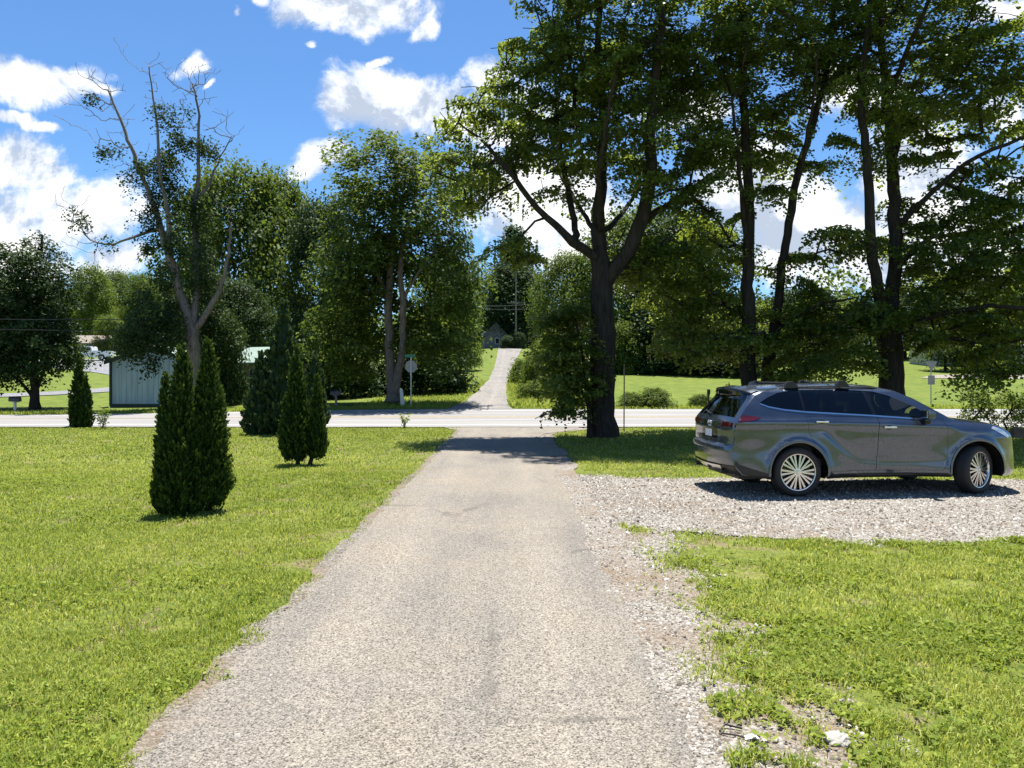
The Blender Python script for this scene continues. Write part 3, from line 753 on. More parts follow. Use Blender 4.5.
# ---- the twin-stemmed tree across the road
D4 = 40.0
root = thing('shade_tree', 'tall leafy tree with two pale stems across the road beside the lane', 'tree', (PX(394, D4), D4, float(T(PX(394, D4), D4)) - .04))
t = Tree(53); p4 = lambda x, y, o=0.0: p1(x, y, o, D4)
t.limb([p4(393, 402), p4(392, 385), p4(390, 350), p4(387, 310), p4(391, 265), p4(394, 215), p4(398, 160)], 0.30, 0.08, .5)
t.limb([p4(393, 398), p4(401, 368, -.3), p4(405, 340, -.5), p4(404, 300, -.6), p4(400, 255, -.4), p4(415, 200), p4(425, 170)], 0.24, 0.06, .5)
t.limb([p4(390, 300), p4(370, 260), p4(350, 220)], 0.10, 0.04, .5)
t.limb([p4(404, 300, -.6), p4(430, 260, -1), p4(455, 240, -1.2)], 0.09, 0.04, .5)
E = [(385, 172, 52, 46, D4, 4), (368, 230, 44, 45, D4, 4), (430, 210, 46, 52, D4, 4), (350, 290, 40, 50, D4 + 1, 4), (455, 285, 34, 50, D4, 3.4), (415, 330, 62, 34, D4 + 2.5, 2.6), (345, 345, 40, 34, D4 + 2, 3), (450, 340, 34, 24, D4 + .5, 3), (400, 260, 46, 40, D4 + 2.5, 2.2)]
t.grow(ell_points(t.rng, E, 0.7, 0.62), step=.8)
finish_tree(root, t, M['bright'], M['bark_mid'], 150, tip=.014, spread=(.55, .55, .24), L=0.21, Wr=.75)

# ---- the half-dead tree with bare limbs
D5 = 40.5
root = thing('dying_tree', 'half dead tree with bare grey limbs above the metal shed', 'tree', (PX(193, D5), D5, float(T(PX(193, D5), D5)) - .04))
t = Tree(61); p5 = lambda x, y, o=0.0: p1(x, y, o, D5)
t.limb([p5(195, 405), p5(194, 370), p5(192, 330)], 0.42, 0.34, .4)
t.limb([p5(192, 332), p5(183, 300), p5(173, 268), p5(163, 235), p5(152, 200), p5(140, 170), p5(128, 140), p5(118, 112), p5(108, 90)], 0.26, 0.05, .4)
t.limb([p5(193, 330), p5(193, 285, .5), p5(190, 240, .8), p5(186, 200, .9), p5(192, 175, 1), p5(190, 150, 1), p5(192, 110, 1), p5(185, 78, 1)], 0.22, 0.045, .4)
t.limb([p5(195, 330), p5(208, 312), p5(222, 285), p5(229, 255), p5(231, 222)], 0.19, 0.05, .4)
t.limb([p5(160, 228), p5(140, 234), p5(125, 240), p5(108, 246), p5(88, 240), p5(76, 222)], 0.10, 0.02, .4)
t.limb([p5(170, 255), p5(176, 220, -.8), p5(168, 180, -1), p5(166, 130, -1), p5(158, 75, -1)], 0.14, 0.03, .4)
t.limb([p5(186, 200, .9), p5(200, 180, 1.2), p5(210, 150, 1.4), p5(222, 128, 1.4)], 0.10, 0.02, .4)
bare = []
for (x0, y0, x1, y1, n_) in [(108, 92, 92, 80, 14), (112, 100, 88, 118, 12), (118, 115, 84, 108, 8), (160, 80, 150, 66, 12), (185, 82, 188, 70, 14), (192, 110, 204, 85, 12), (218, 130, 222, 122, 8), (78, 226, 70, 205, 14), (100, 245, 74, 240, 10), (165, 130, 178, 100, 10), (140, 168, 125, 150, 8), (231, 225, 232, 200, 6), (120, 140, 105, 150, 8), (150, 110, 160, 92, 8)]:
    c = P(x0, y0, D5); e = P(x1, y1, D5)
    bare.append(c + (e - c) * t.rng.rand(2 * n_, 1) * 1.1 + t.rng.normal(0, 0.6, (2 * n_, 3)) * np.array([1, 1, .7]) + np.array([0, 0, .25]))
t.grow(np.concatenate(bare), step=.18, arch=-.08, down=1.4, jit=.05); nbare = list(t.tips)
E = [(205, 146, 14, 9, D5 + 1, .7), (168, 158, 9, 8, D5 + .6, .6), (130, 182, 8, 7, D5, .4), (186, 118, 7, 12, D5 + .8, .4), (172, 195, 14, 16, D5, .9), (198, 215, 16, 18, D5 + .8, 1.0), (150, 245, 12, 12, D5, .7), (188, 144, 20, 12, D5 + 1, .9), (170, 172, 20, 12, D5, 1.0), (212, 152, 12, 10, D5 + 1.2, .8), (158, 200, 10, 14, D5, .8), (106, 154, 10, 7, D5, .5), (90, 100, 4, 5, D5, .3), (163, 112, 5, 16, D5 - 1, .4), (172, 130, 6, 14, D5 - 1, .4),
     (150, 220, 16, 10, D5, .8), (107, 244, 8, 6, D5, .4), (77, 220, 6, 6, D5, .4), (140, 165, 10, 9, D5, .6), (176, 235, 12, 26, D5 - .5, .9), (205, 265, 16, 36, D5 + .5, 1.2), (148, 330, 30, 38, D5 - 1.4, 1.6), (180, 305, 18, 26, D5 + 1, 1.2), (215, 330, 24, 30, D5 + 1.2, 1.4), (164, 275, 10, 20, D5, .8), (132, 345, 14, 16, D5 - 1.6, 1)]
t.tips = []; t.grow(ell_points(t.rng, E, 3.5, 0.36), step=.5)
finish_tree(root, t, M['darkleaf'], M['bark_pale'], 150, tip=.011, flare=.3, spread=(.33, .33, .25), L=0.15, Wr=.7, tilt=1.0)

# ---- the dark round tree at the left edge
D6 = 41.0
root = thing('shade_tree', 'dark dense tree with two peaked tops beside the mailbox', 'tree', (PX(52, D6), D6, float(T(PX(52, D6), D6)) - .04))
t = Tree(71); p6 = lambda x, y, o=0.0: p1(x, y, o, D6)
t.limb([p6(35, 409), p6(35, 395), p6(34, 375), p6(36, 330), p6(40, 280), p6(42, 235)], 0.24, 0.05, .4)
t.limb([p6(35, 400), p6(26, 388), p6(8, 372), p6(-12, 350)], 0.11, 0.04, .4)
t.limb([p6(35, 392), p6(48, 375, -.4), p6(60, 350, -.6)], 0.11, 0.04, .4)
t.limb([p6(36, 340), p6(20, 290, .3), p6(12, 245, .3)], 0.10, 0.03, .4)
E = [(36, 345, 44, 40, D6, 2.6), (42, 285, 30, 45, D6, 2.2), (42, 240, 12, 16, D6, 1), (10, 250, 13, 20, D6, 1.1), (10, 295, 28, 40, D6, 2.2), (0, 350, 40, 36, D6, 2.4), (-30, 330, 40, 50, D6, 2.4), (60, 340, 12, 34, D6, 1.3)]
t.grow(ell_points(t.rng, E, 2.2, 0.42), step=.5)
finish_tree(root, t, M['darkleaf'], M['bark'], 130, tip=.014, spread=(.42, .42, .26), L=0.19, Wr=.6, tilt=.8)

# ---- background trees: four kinds built once, then copied
def proto_tree(seed, H, Wd, lm, bark, tips, per, L, shape='round', spread=None):
    """a generic tree H metres tall standing at the origin"""
    t = Tree(seed); rng = t.rng
    t.limb([(0, 0, 0), (rng.normal(0, .2), rng.normal(0, .2), H * .3), (rng.normal(0, .4), rng.normal(0, .4), H * .62), (0, 0, H * .9)], H * .02, .05, .5)
    u = rng.rand(tips) ** .75; th = rng.uniform(0, 2 * PI, tips)
    if shape == 'round':
        zz = 0.10 + 0.88 * u; rad = Wd / 2 * np.sqrt(np.clip(1 - ((zz - .48) / .54) ** 2, 0.02, 1))
    elif shape == 'cone':
        zz = 0.05 + 0.95 * rng.rand(tips) ** 1.5; rad = Wd / 2 * (1.02 - zz) ** .8
    else:
        zz = 0.02 + 0.96 * rng.rand(tips); rad = Wd / 2 * np.sqrt(np.clip(1 - ((zz - .3) / .72) ** 2, .03, 1))
    lump = 0.72 + 0.55 * vnoise(th * 1.3, zz * 5, 1.0, seed % 9)
    r_ = rad * lump * (rng.rand(tips) ** .35)
    pts = np.column_stack([np.cos(th) * r_, np.sin(th) * r_, zz * H + rng.normal(0, .2, tips)])
    t.grow(pts, step=.9, arch=.2)
    root = thing('tree', None, None, (0, 0, 0))
    s_ = spread or (Wd * .085, Wd * .085, Wd * .05)
    return finish_tree(root, t, lm, bark, per, flare=.3, tip=.016, spread=s_, L=L, Wr=.75, tilt=.8)
protos = {
    'bright': proto_tree(101, 14, 11, M['bright'], M['bark_mid'], 190, 120, .30),
    'light': proto_tree(113, 12, 9, M['shrub'], M['bark_mid'], 150, 120, .28),
    'dark': proto_tree(127, 13, 11, M['darkleaf'], M['bark'], 190, 120, .30),
    'conifer': proto_tree(131, 15, 7, M['blueleaf'], M['bark'], 200, 110, .34, 'cone'),
    'low': proto_tree(149, 5, 6, M['darkleaf'], M['bark'], 130, 110, .24, 'bush'),
    'openshrub': proto_tree(157, 2.2, 2.0, M['shrub'], M['bark'], 70, 30, .12, 'round', (.16, .16, .10)),
    'lowbright': proto_tree(151, 4, 5, M['shrub'], M['bark_mid'], 130, 110, .2, 'bush'),
}
PH = {'bright': (14, 11), 'light': (12, 9), 'dark': (13, 11), 'conifer': (15, 7), 'low': (5, 6), 'lowbright': (4, 5), 'openshrub': (2.2, 2.0)}
used = set()
rb = random.Random(5)
def bg_tree(kind, px, ytop, wpx, d, label, group, name='tree', cat='tree', rz=None):
    o = protos[kind]
    if kind in used: o = copy_tree(o)
    used.add(kind)
    X = PX(px, d); z = float(T(X, d)); H = PZ(ytop, d) - z; Wd = wpx * d / F
    o.location = (X, d, z - .05); o.rotation_euler = (0, 0, rb.uniform(0, 6.28) if rz is None else rz)
    o.scale = (Wd / PH[kind][1], Wd / PH[kind][1], H / PH[kind][0] * 1.02)
    o.name = name; tag(o, label, cat, group)
    return o
G1 = 'trees behind the shed'; G2 = 'trees beyond the lane'; G3 = 'trees at the far side of the right field'; G4 = 'distant trees behind the pickup'
for a in [
    ('bright', 232, 168, 122, 60, 'bright green rounded tree rising directly behind the half dead tree', G1),
    ('conifer', 205, 182, 60, 66, 'feathery topped tree peeping out left above the bright rounded tree', G1),
    ('light', 282, 178, 80, 64, 'loose topped tree between the bright rounded tree and the pale-stemmed tree', G1),
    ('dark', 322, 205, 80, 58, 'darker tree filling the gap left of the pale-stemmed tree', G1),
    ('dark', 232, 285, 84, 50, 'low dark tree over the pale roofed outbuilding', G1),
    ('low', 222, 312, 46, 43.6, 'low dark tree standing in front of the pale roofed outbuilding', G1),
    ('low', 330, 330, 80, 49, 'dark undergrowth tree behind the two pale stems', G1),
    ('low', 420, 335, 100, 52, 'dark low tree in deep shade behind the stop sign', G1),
    ('bright', 446, 250, 62, 62, 'sunlit tree overhanging the left side of the lane', G2),
    ('light', 470, 318, 26, 84, 'small sunlit tree low beside the left lane verge', G2),
    ('conifer', 514, 228, 62, 140, 'feathery tall tree standing straight over the lane top', G2),
    ('dark', 512, 268, 90, 136, 'dark tree behind the grey gabled house', G2),
    ('bright', 566, 255, 66, 92, 'yellow green tree right of the lane behind the bare pole', G2),
    ('light', 556, 330, 46, 62, 'light bushy tree on the bank beside the lane', G2),
    ('bright', 640, 210, 120, 88, 'big tree at the left end of the right field', G3),
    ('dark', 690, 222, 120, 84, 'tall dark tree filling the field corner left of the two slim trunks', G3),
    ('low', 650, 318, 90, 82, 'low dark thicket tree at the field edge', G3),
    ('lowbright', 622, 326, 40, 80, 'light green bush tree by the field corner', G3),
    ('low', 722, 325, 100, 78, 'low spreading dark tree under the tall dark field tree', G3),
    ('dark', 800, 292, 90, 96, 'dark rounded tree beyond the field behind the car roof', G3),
    ('light', 838, 300, 60, 102, 'pale green tree between the car roof and the thick forked trunk', G3),
    ('dark', 905, 296, 80, 108, 'dark tree far behind the thick forked trunk', G3),
    ('bright', 965, 280, 80, 112, 'green tree behind the white field house', G3),
    ('low', 990, 318, 70, 82, 'low dark tree before the pale house at the right edge', G3),
    ('dark', 945, 305, 50, 84, 'dark tree hiding the left end of the pale field house', G3),
    ('bright', 1030, 250, 60, 98, 'tall green tree at the right edge of the picture', G3),
    ('light', 92, 268, 44, 140, 'light green distant tree above the pickup cab', G4),
    ('bright', 118, 272, 46, 150, 'tall distant tree right of the pickup', G4),
    ('bright', 148, 275, 46, 132, 'distant tree half hidden by the left bare limb', G4),
    ('light', 108, 316, 30, 116, 'small round light tree just behind the pickup bed', G4),
    ('dark', 126, 326, 26, 112, 'small dark tree near the shed roof corner', G4),
    ('dark', 70, 290, 50, 145, 'dark distant tree partly behind the two peaked tree', G4),
    ('bright', -20, 270, 90, 120, 'tree beyond the left edge tree', G4),
]: bg_tree(*a)
# far woods on the skyline, a closed belt of trees nobody could count
def wood(name, y0, y1, x0, x1, n, h0, h1, lm, seed, label):
    rng = np.random.RandomState(seed); xs = rng.uniform(x0, x1, n); ys_ = rng.uniform(y0, y1, n); z = T(xs, ys_)
    hs = rng.uniform(h0, h1, n); per = 16; cl = []
    for i in range(n):
        u = rng.rand(per); th = rng.uniform(0, 2 * PI, per); r_ = hs[i] * .36 * np.sqrt(np.clip(1 - ((u - .45) / .58) ** 2, .05, 1))
        cl.append(np.column_stack([xs[i] + np.cos(th) * r_, ys_[i] + np.sin(th) * r_, z[i] + u * hs[i]]))
    t = Tree(seed); V, Q, lv = t.leaves(26, (1.5, 1.5, .9), .95, .8, .9, .1, centers=np.concatenate(cl))
    o = link(name, npmesh(name, V, [Q], lm, attr=lv)); tag(o, label, 'woods', None, 'stuff')
wood('far_woods', 165, 205, -230, 200, 210, 10, 17, M['bright'], 301, 'far green wood along the skyline')

# ---- bushes on the lane bank and across the road
G5 = 'bushes along the far verge'
for (k, px, yt, w_, d, lab) in [
    ('lowbright', 524, 360, 30, 60, 'sunlit bank bush nearest the lane top'), ('lowbright', 538, 352, 34, 50, 'sunlit bank bush half way up the lane'), ('lowbright', 532, 382, 28, 41, 'low bank bush at the bottom corner of the lane'),
    ('low', 519, 333, 13, 121, 'low dark bush before the pole at the lane top'),
    ('low', 508, 336, 16, 122, 'small dark bush before the grey house at the lane top'),
    ('lowbright', 556, 372, 44, 42, 'wide bank bush behind the leafy sapling'), ('lowbright', 655, 388, 34, 37.6, 'rounded white-flecked bush beyond the road left of the car'),
    ('lowbright', 632, 392, 26, 37.6, 'small bush beyond the road beside the thin stake'), ('lowbright', 700, 394, 24, 37.8, 'low bush beyond the road just above the car tail')]:
    bg_tree(k, px, yt, w_, d, lab, G5, 'bush', 'bush')
G6 = 'roadside shrubs on the right'
for (px, yt, w_, d, lab) in [(976, 387, 38, 26.7, 'open leafy shrub above the car bonnet by the road'), (1008, 391, 34, 26.4, 'second leafy roadside shrub right of the open one'), (1034, 386, 34, 26.4, 'roadside shrub cut by the right picture edge')]:
    bg_tree('openshrub', px, yt, w_, d, lab, G6, 'shrub', 'shrub')

# ---- arborvitae
def arbor(name, label, px, base_y, tops, group, lm='cedar', n=15000, L=0.075, seed=1, d=None, cat='arborvitae', wr=.30, power=.85):
    """cone shaped evergreen; tops = (column, row, half width in pixels, base offset row share) for each leader"""
    d = d or gdepth(base_y); X = PX(px, d); g = float(T(X, d)); rng = np.random.RandomState(seed)
    root = thing(name, label, cat, (X, d, g), 0, group)
    V_, Q_, A_ = [], [], []; nb = 0; st = MB()
    for k, (tx, ty, hw, lift) in enumerate(tops):
        H = PZ(ty, d) - g; cx = PX(tx, d) - X; RW = max(hw * d / F - .045, hw * d / F * .8); m = int(n * (hw * (base_y - ty)) / sum(q_[2] * (base_y - q_[1]) for q_ in tops))
        off = rng.normal(0, .12) if k else 0
        zb = lift * H
        pl = 16; mc = m // pl; m = mc * pl
        u = np.repeat(1 - (1 - rng.rand(mc)) ** .62, pl); th = np.repeat(rng.uniform(0, 2 * PI, mc), pl)
        kk = np.tile(np.linspace(-1, 1, pl), mc)
        z = zb + u * (H - zb)
        prof = np.clip(1 - u, 0, 1) ** power * np.clip(.62 + u * 3.2, 0, 1)
        lump = 0.66 + 0.56 * vnoise(th * 2.2 + np.cos(th), z * 4.5 / max(H, 1) * 1.6, 1.0, seed + k) + 0.16 * (vnoise(th * 6, z * 9, 1.0, seed + 3) - .5)
        r_ = RW * prof * lump * (1 - 0.45 * np.repeat(rng.rand(mc) ** 1.8, pl)) + .015
        c = np.column_stack([cx + np.cos(th) * r_, off + np.sin(th) * r_, z])
        outd = np.column_stack([np.cos(th), np.sin(th), 0 * th])
        ax = unit(np.repeat(unit(outd[::pl] * rng.uniform(.3, 1.1, (mc, 1)) + np.array([0, 0, 1.0]) + rng.normal(0, .22, (mc, 3))), pl, 0))
        PLL = min(.085, .036 * H) * (.35 + .65 * np.clip(1 - u, 0, 1)[:, None] ** .5) * np.repeat(rng.uniform(.6, 1.3, (mc, 1)), pl, 0)
        c = c + ax * PLL * kk[:, None] + rng.normal(0, 1, (m, 3)) * PLL * .24 * (1 - .6 * (kk[:, None] + 1) / 2)
        # sprays stand upright in radial planes and lean outwards
        dirn = unit(outd * rng.uniform(.25, .9, (m, 1)) + np.array([0, 0, 1.0]) + rng.normal(0, .28, (m, 3)))
        tang = unit(np.cross(dirn, outd) + rng.normal(0, .5, (m, 3))); s_ = unit(np.cross(dirn, tang) * rng.normal(0, 1, (m, 1)) + tang * rng.normal(0, 1, (m, 1)))
        LL = L * rng.uniform(.6, 1.5, (m, 1)); W = LL * wr * 1.5
        Vq = np.empty((m, 4, 3)); Vq[:, 0] = c - dirn * LL * .5; Vq[:, 2] = c + dirn * LL * .5
        Vq[:, 1] = c + s_ * W * .5; Vq[:, 3] = c - s_ * W * .5
        V_.append(Vq.reshape(-1, 3)); Q_.append(nb + np.arange(4 * m).reshape(-1, 4)); nb += 4 * m
        A_.append(np.clip(rng.normal(.26, .13, m) + .34 * np.clip(kk, 0, 1) * (r_ / (RW * prof * lump + .015) > .80) + np.repeat(rng.normal(0, .1, mc), pl) + .25 * np.clip(u - .6, 0, 1), 0, 1))  # outer tips and tops lightened: sunlit highlights put into the spray colour
        # dark core added to block light, standing in for the dense inner foliage
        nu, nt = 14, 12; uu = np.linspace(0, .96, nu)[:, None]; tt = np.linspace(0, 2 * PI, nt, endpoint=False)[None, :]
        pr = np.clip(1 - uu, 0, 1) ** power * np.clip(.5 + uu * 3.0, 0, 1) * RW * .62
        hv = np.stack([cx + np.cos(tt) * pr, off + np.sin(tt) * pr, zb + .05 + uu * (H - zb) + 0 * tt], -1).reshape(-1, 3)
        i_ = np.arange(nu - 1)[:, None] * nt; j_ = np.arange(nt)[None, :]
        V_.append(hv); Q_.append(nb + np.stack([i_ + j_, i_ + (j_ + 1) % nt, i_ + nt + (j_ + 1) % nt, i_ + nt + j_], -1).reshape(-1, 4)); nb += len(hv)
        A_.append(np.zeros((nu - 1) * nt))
        st.tube([(cx * .5, off * .5, -.05), (cx * .8, off, zb + .1), (cx, off, H * .8)], [.05, .04, .015], 7)
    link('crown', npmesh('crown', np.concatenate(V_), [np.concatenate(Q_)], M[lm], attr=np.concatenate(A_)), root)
    st.build('trunk', M['bark'], root, True)
    return root
GA = 'arborvitae on the left lawn'
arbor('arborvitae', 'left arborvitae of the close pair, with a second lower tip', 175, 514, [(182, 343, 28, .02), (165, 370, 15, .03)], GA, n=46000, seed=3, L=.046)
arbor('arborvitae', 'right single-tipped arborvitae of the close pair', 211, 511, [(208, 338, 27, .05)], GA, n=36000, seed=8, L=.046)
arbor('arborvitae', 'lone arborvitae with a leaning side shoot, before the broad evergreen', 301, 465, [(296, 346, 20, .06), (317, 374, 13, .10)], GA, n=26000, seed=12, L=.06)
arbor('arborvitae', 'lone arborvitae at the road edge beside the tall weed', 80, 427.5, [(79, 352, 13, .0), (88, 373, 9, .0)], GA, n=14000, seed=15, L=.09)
arbor('evergreen', 'tall broad pale-tipped evergreen between the lone arborvitae and the road', 284, 434, [(284, 298, 30, .0), (262, 350, 24, .0), (315, 352, 20, .02)], None, 'juniper', 17000, .15, 19, cat='evergreen', wr=.42, power=.8)
# ================================================================== THE CAR
def paintmat(name, col, metal=0.75, rough=0.28):
    m, t, out = newmat(name)
    ob = t.node('ShaderNodeTexCoord').outputs['Object']
    dust = t.noise(t.vmath('MULTIPLY', ob, (1, 1, 1.6)), 5, 5, 0.65)
    base = t.mix(t.math('MULTIPLY', dust, 0.25), col, tuple(min(1, c * 1.25) for c in col))
    rg = t.ramp(dust, [(0.35, rough), (0.75, rough + 0.14)])
    principled(t, out, base, rg, metal, None, 0.9)
    return m
def glassmat(name, tint, refl=1.0):
    m, t, out = newmat(name)
    tr = t.node('ShaderNodeBsdfTransparent'); tr.inputs[0].default_value = (*tint, 1)
    gl = t.node('ShaderNodeBsdfGlossy'); gl.inputs['Roughness'].default_value = 0.015; gl.inputs[0].default_value = (refl,) * 3 + (1,)
    fr = t.node('ShaderNodeFresnel'); fr.inputs[0].default_value = 1.5
    mx = t.node('ShaderNodeMixShader'); t.l.new(fr.outputs[0], mx.inputs[0]); t.l.new(tr.outputs[0], mx.inputs[1]); t.l.new(gl.outputs[0], mx.inputs[2])
    t.l.new(mx.outputs[0], out.inputs[0])
    return m
M['carpaint'] = paintmat('grey_metallic_paint', (0.088, 0.105, 0.136), 0.82, 0.19)
M['tint'] = glassmat('privacy_glass', (0.035, 0.037, 0.045))
M['glass'] = glassmat('window_glass', (0.30, 0.33, 0.35))
M['blackplastic'] = simple('black_plastic', (0.012, 0.012, 0.013), 0.45, 0, 0.3, 20, 0, 0.15, 200)
M['glossblack'] = simple('gloss_black', (0.006, 0.006, 0.007), 0.12, 0, 0.1, 5)
M['rubber'] = simple('tyre_rubber', (0.016, 0.016, 0.017), 0.75, 0, 0.3, 30, 0, 0.3, 80)
M['chrome'] = simple('chrome', (0.75, 0.76, 0.78), 0.12, 1.0, 0.05, 8)
M['alloy'] = simple('machined_alloy', (0.66, 0.66, 0.67), 0.25, 1.0, 0.08, 30)
M['darkmetal'] = simple('dark_metal', (0.05, 0.05, 0.055), 0.5, 0.8, 0.2, 20)
M['redlens'] = simple('red_lens', (0.07, 0.004, 0.005), 0.1, 0, 0.15, 30, 1.0)
M['clearlens'] = simple('lamp_lens', (0.55, 0.57, 0.6), 0.08, 0.3, 0.2, 30, 1.0)
M['plate'] = simple('number_plate', (0.62, 0.64, 0.66), 0.4, 0, 0.08, 30)
M['seat'] = simple('dark_seat_cloth', (0.035, 0.034, 0.034), 0.8, 0, 0.2, 20)

CAR_AX = np.array([4.336, 11.70]); CYAW = R(6.0)      # rear wheel centre on the near side, heading
cf = np.array([math.cos(CYAW), math.sin(CYAW)]); cr = np.array([math.sin(CYAW), -math.cos(CYAW)])
U0, V0 = 1.12, 0.90                                    # that wheel's place along and across the car
org = CAR_AX - cf * U0 - cr * V0
def meas(cx, cy, v=0.93):
    """a point of the car's near side measured on the enlarged photograph -> (along, up)"""
    px = 660 + cx / 2.813; py = 350 + cy / 2.813; k = (px - 512) / F
    o = org + cr * v
    u = (k * o[1] - o[0]) / (cf[0] - k * cf[1])
    Y = o[1] + cf[1] * u
    return np.array((u, CAM_H + (HOR - py) * Y / F))
suv = thing('parked_car', 'grey metallic estate car with roof bars parked on the gravel', 'car', (org[0], org[1], 0.0), CYAW)
# local axes: x forward, y to the car's left, z up; the near side is y < 0
def car_v(u, z):
    """half width of the body at station u and height z"""
    u = np.asarray(u, float); z = np.asarray(z, float)
    zb = np.interp(u, [0.3, .8, 1.5, 2.5, 3.7], [1.22, 1.22, 1.215, 1.18, 1.13])
    v = np.full(np.broadcast(u, z).shape, 0.945)
    v = v + 0.020 * np.exp(-((z - (zb - .10)) / .07) ** 2)                  # shoulder under the glass
    v = v - 0.035 * sstep(zb - .07, zb + .01, z)
    g = np.clip(z - zb, 0, 1); v = v - 0.40 * g - 0.42 * g * g - 0.10 * sstep(1.60, 1.70, z) * (u < 3)            # inward lean of the glass
    # rear haunch crease sweeping down to the sill
    zc = np.interp(u, [1.35, 1.55, 1.72, 1.90, 2.12, 2.46, 3.4, 3.8], [1.12, 1.08, .93, .78, .665, .61, .585, .60])
    d = z - zc; on = sstep(1.3, 1.6, u) * (1 - sstep(3.3, 3.75, u))
    v = v - on * (0.018 * np.exp(-((d + .065) / .070) ** 2) + 0.006 * np.exp(-((d - .22) / .16) ** 2)) 
    v = v - (1 - on) * 0.012 * np.exp(-((z - .72) / .12) ** 2)
    v = v + 0.006 * np.exp(-((z - .44) / .07) ** 2) * on
    qa = np.minimum(np.hypot(u - UA_R, z - .38), np.hypot(u - UA_F, z - .38))
    v = v - 0.085 * np.clip((.92 - z) / .55, 0, 1) ** 1.25 * sstep(.42, 1.05, qa) * sstep(.1, .5, u) * (1 - sstep(4.3, 4.7, u))   # doors tuck under
    for ua in (UA_R, UA_F):                                                # flared arches
        q = np.hypot(u - ua, z - .38)
        v = v + 0.028 * np.exp(-((q - .47) / .055) ** 2) + 0.012 * np.exp(-((q - .50) / .16) ** 2)
    v = v - 0.07 * np.clip((.36 - z) / .12, 0, 1) ** 2
    e = np.clip((.55 - u) / .5, 0, 1.2); v = v - 0.115 * e ** 2
    e = np.clip((u - 4.15) / .66, 0, 1.2); v = v - 0.235 * e ** 2.2
    hz = sstep(.93, 1.10, z) * sstep(3.5, 3.9, u); v = v - 0.06 * hz
    hz = sstep(.86, .98, z) * sstep(4.2, 4.5, u); v = v - 0.04 * hz
    return v
UA_R = U0
UA_F = 4.04
# side edge and centre line of the upper skin: (side u, side z, centre u, centre z)
RING = [(.26, .34, .16, .33), (.16, .44, .06, .42), (.11, .58, .00, .56), (.10, .70, -.01, .70), (.115, .76, .00, .76), (.15, .80, .06, .80), (.155, .90, .075, .90), (.15, 1.02, .075, 1.02), (.17, 1.13, .10, 1.14),
        (.215, 1.20, .14, 1.22), (.33, 1.34, .24, 1.37), (.45, 1.47, .35, 1.53), (.53, 1.545, .30, 1.645), (.66, 1.595, .50, 1.675), (.90, 1.635, .90, 1.70), (1.3, 1.658, 1.3, 1.72), (1.8, 1.665, 1.8, 1.728), (2.3, 1.655, 2.3, 1.718), (2.65, 1.63, 2.65, 1.695),
        (2.88, 1.585, 2.85, 1.655), (3.12, 1.475, 3.12, 1.555), (3.36, 1.325, 3.42, 1.40), (3.60, 1.185, 3.80, 1.205), (3.70, 1.150, 3.92, 1.18), (4.0, 1.115, 4.15, 1.155), (4.35, 1.07, 4.5, 1.11), (4.60, 1.005, 4.76, 1.045),
        (4.75, .925, 4.91, .95), (4.83, .80, 5.00, .81), (4.87, .64, 5.04, .64), (4.89, .48, 5.06, .48), (4.88, .34, 5.04, .34), (4.80, .26, 4.95, .25)]
RING = np.array(RING)
_rs = np.concatenate(([0], np.cumsum(np.linalg.norm(np.diff(RING[:, :2], axis=0), axis=1))))
def ring_at(s):                                        # smooth-ish interpolation by point index
    return np.column_stack([np.interp(s, range(len(RING)), RING[:, k]) for k in range(4)])
def skin_pt(s, tt, off=0.0):
    """s index along the ring, tt -1..1 across (near to far); off lifts along the outline normal"""
    s = np.asarray(s, float); tt = np.asarray(tt, float)
    r = ring_at(s.ravel()); r2 = ring_at(s.ravel() + .05); r0 = ring_at(s.ravel() - .05)
    vv = car_v(r[:, 0], r[:, 1]); t_ = np.abs(tt.ravel()); wgt = np.sin((1 - t_) * PI / 2) ** 0.68
    d = r2[:, 2:4] - r0[:, 2:4]; d /= np.linalg.norm(d, axis=1)[:, None] + 1e-9
    u = r[:, 0] + (r[:, 2] - r[:, 0]) * wgt; z = r[:, 1] + (r[:, 3] - r[:, 1]) * wgt
    return np.column_stack([u - d[:, 1] * off, np.sign(-tt.ravel()) * -1 * vv * t_, z + d[:, 0] * off])
def skin_patch(name, s0, s1, t0, t1, mat, off=0.0, ns=0, nt=24, parent=None):
    ns = ns or max(3, int((s1 - s0) * 4)); S, TT = np.meshgrid(np.linspace(s0, s1, ns + 1), np.linspace(t0, t1, nt + 1), indexing='ij')
    V = skin_pt(S, TT, off); n = nt + 1
    i = np.arange(ns)[:, None] * n + np.arange(nt)[None, :]
    F4 = np.stack([i, i + n, i + n + 1, i + 1], -1).reshape(-1, 4)
    return link(name, npmesh(name, V, [F4], mat, smooth=True), parent if parent is not None else suv)
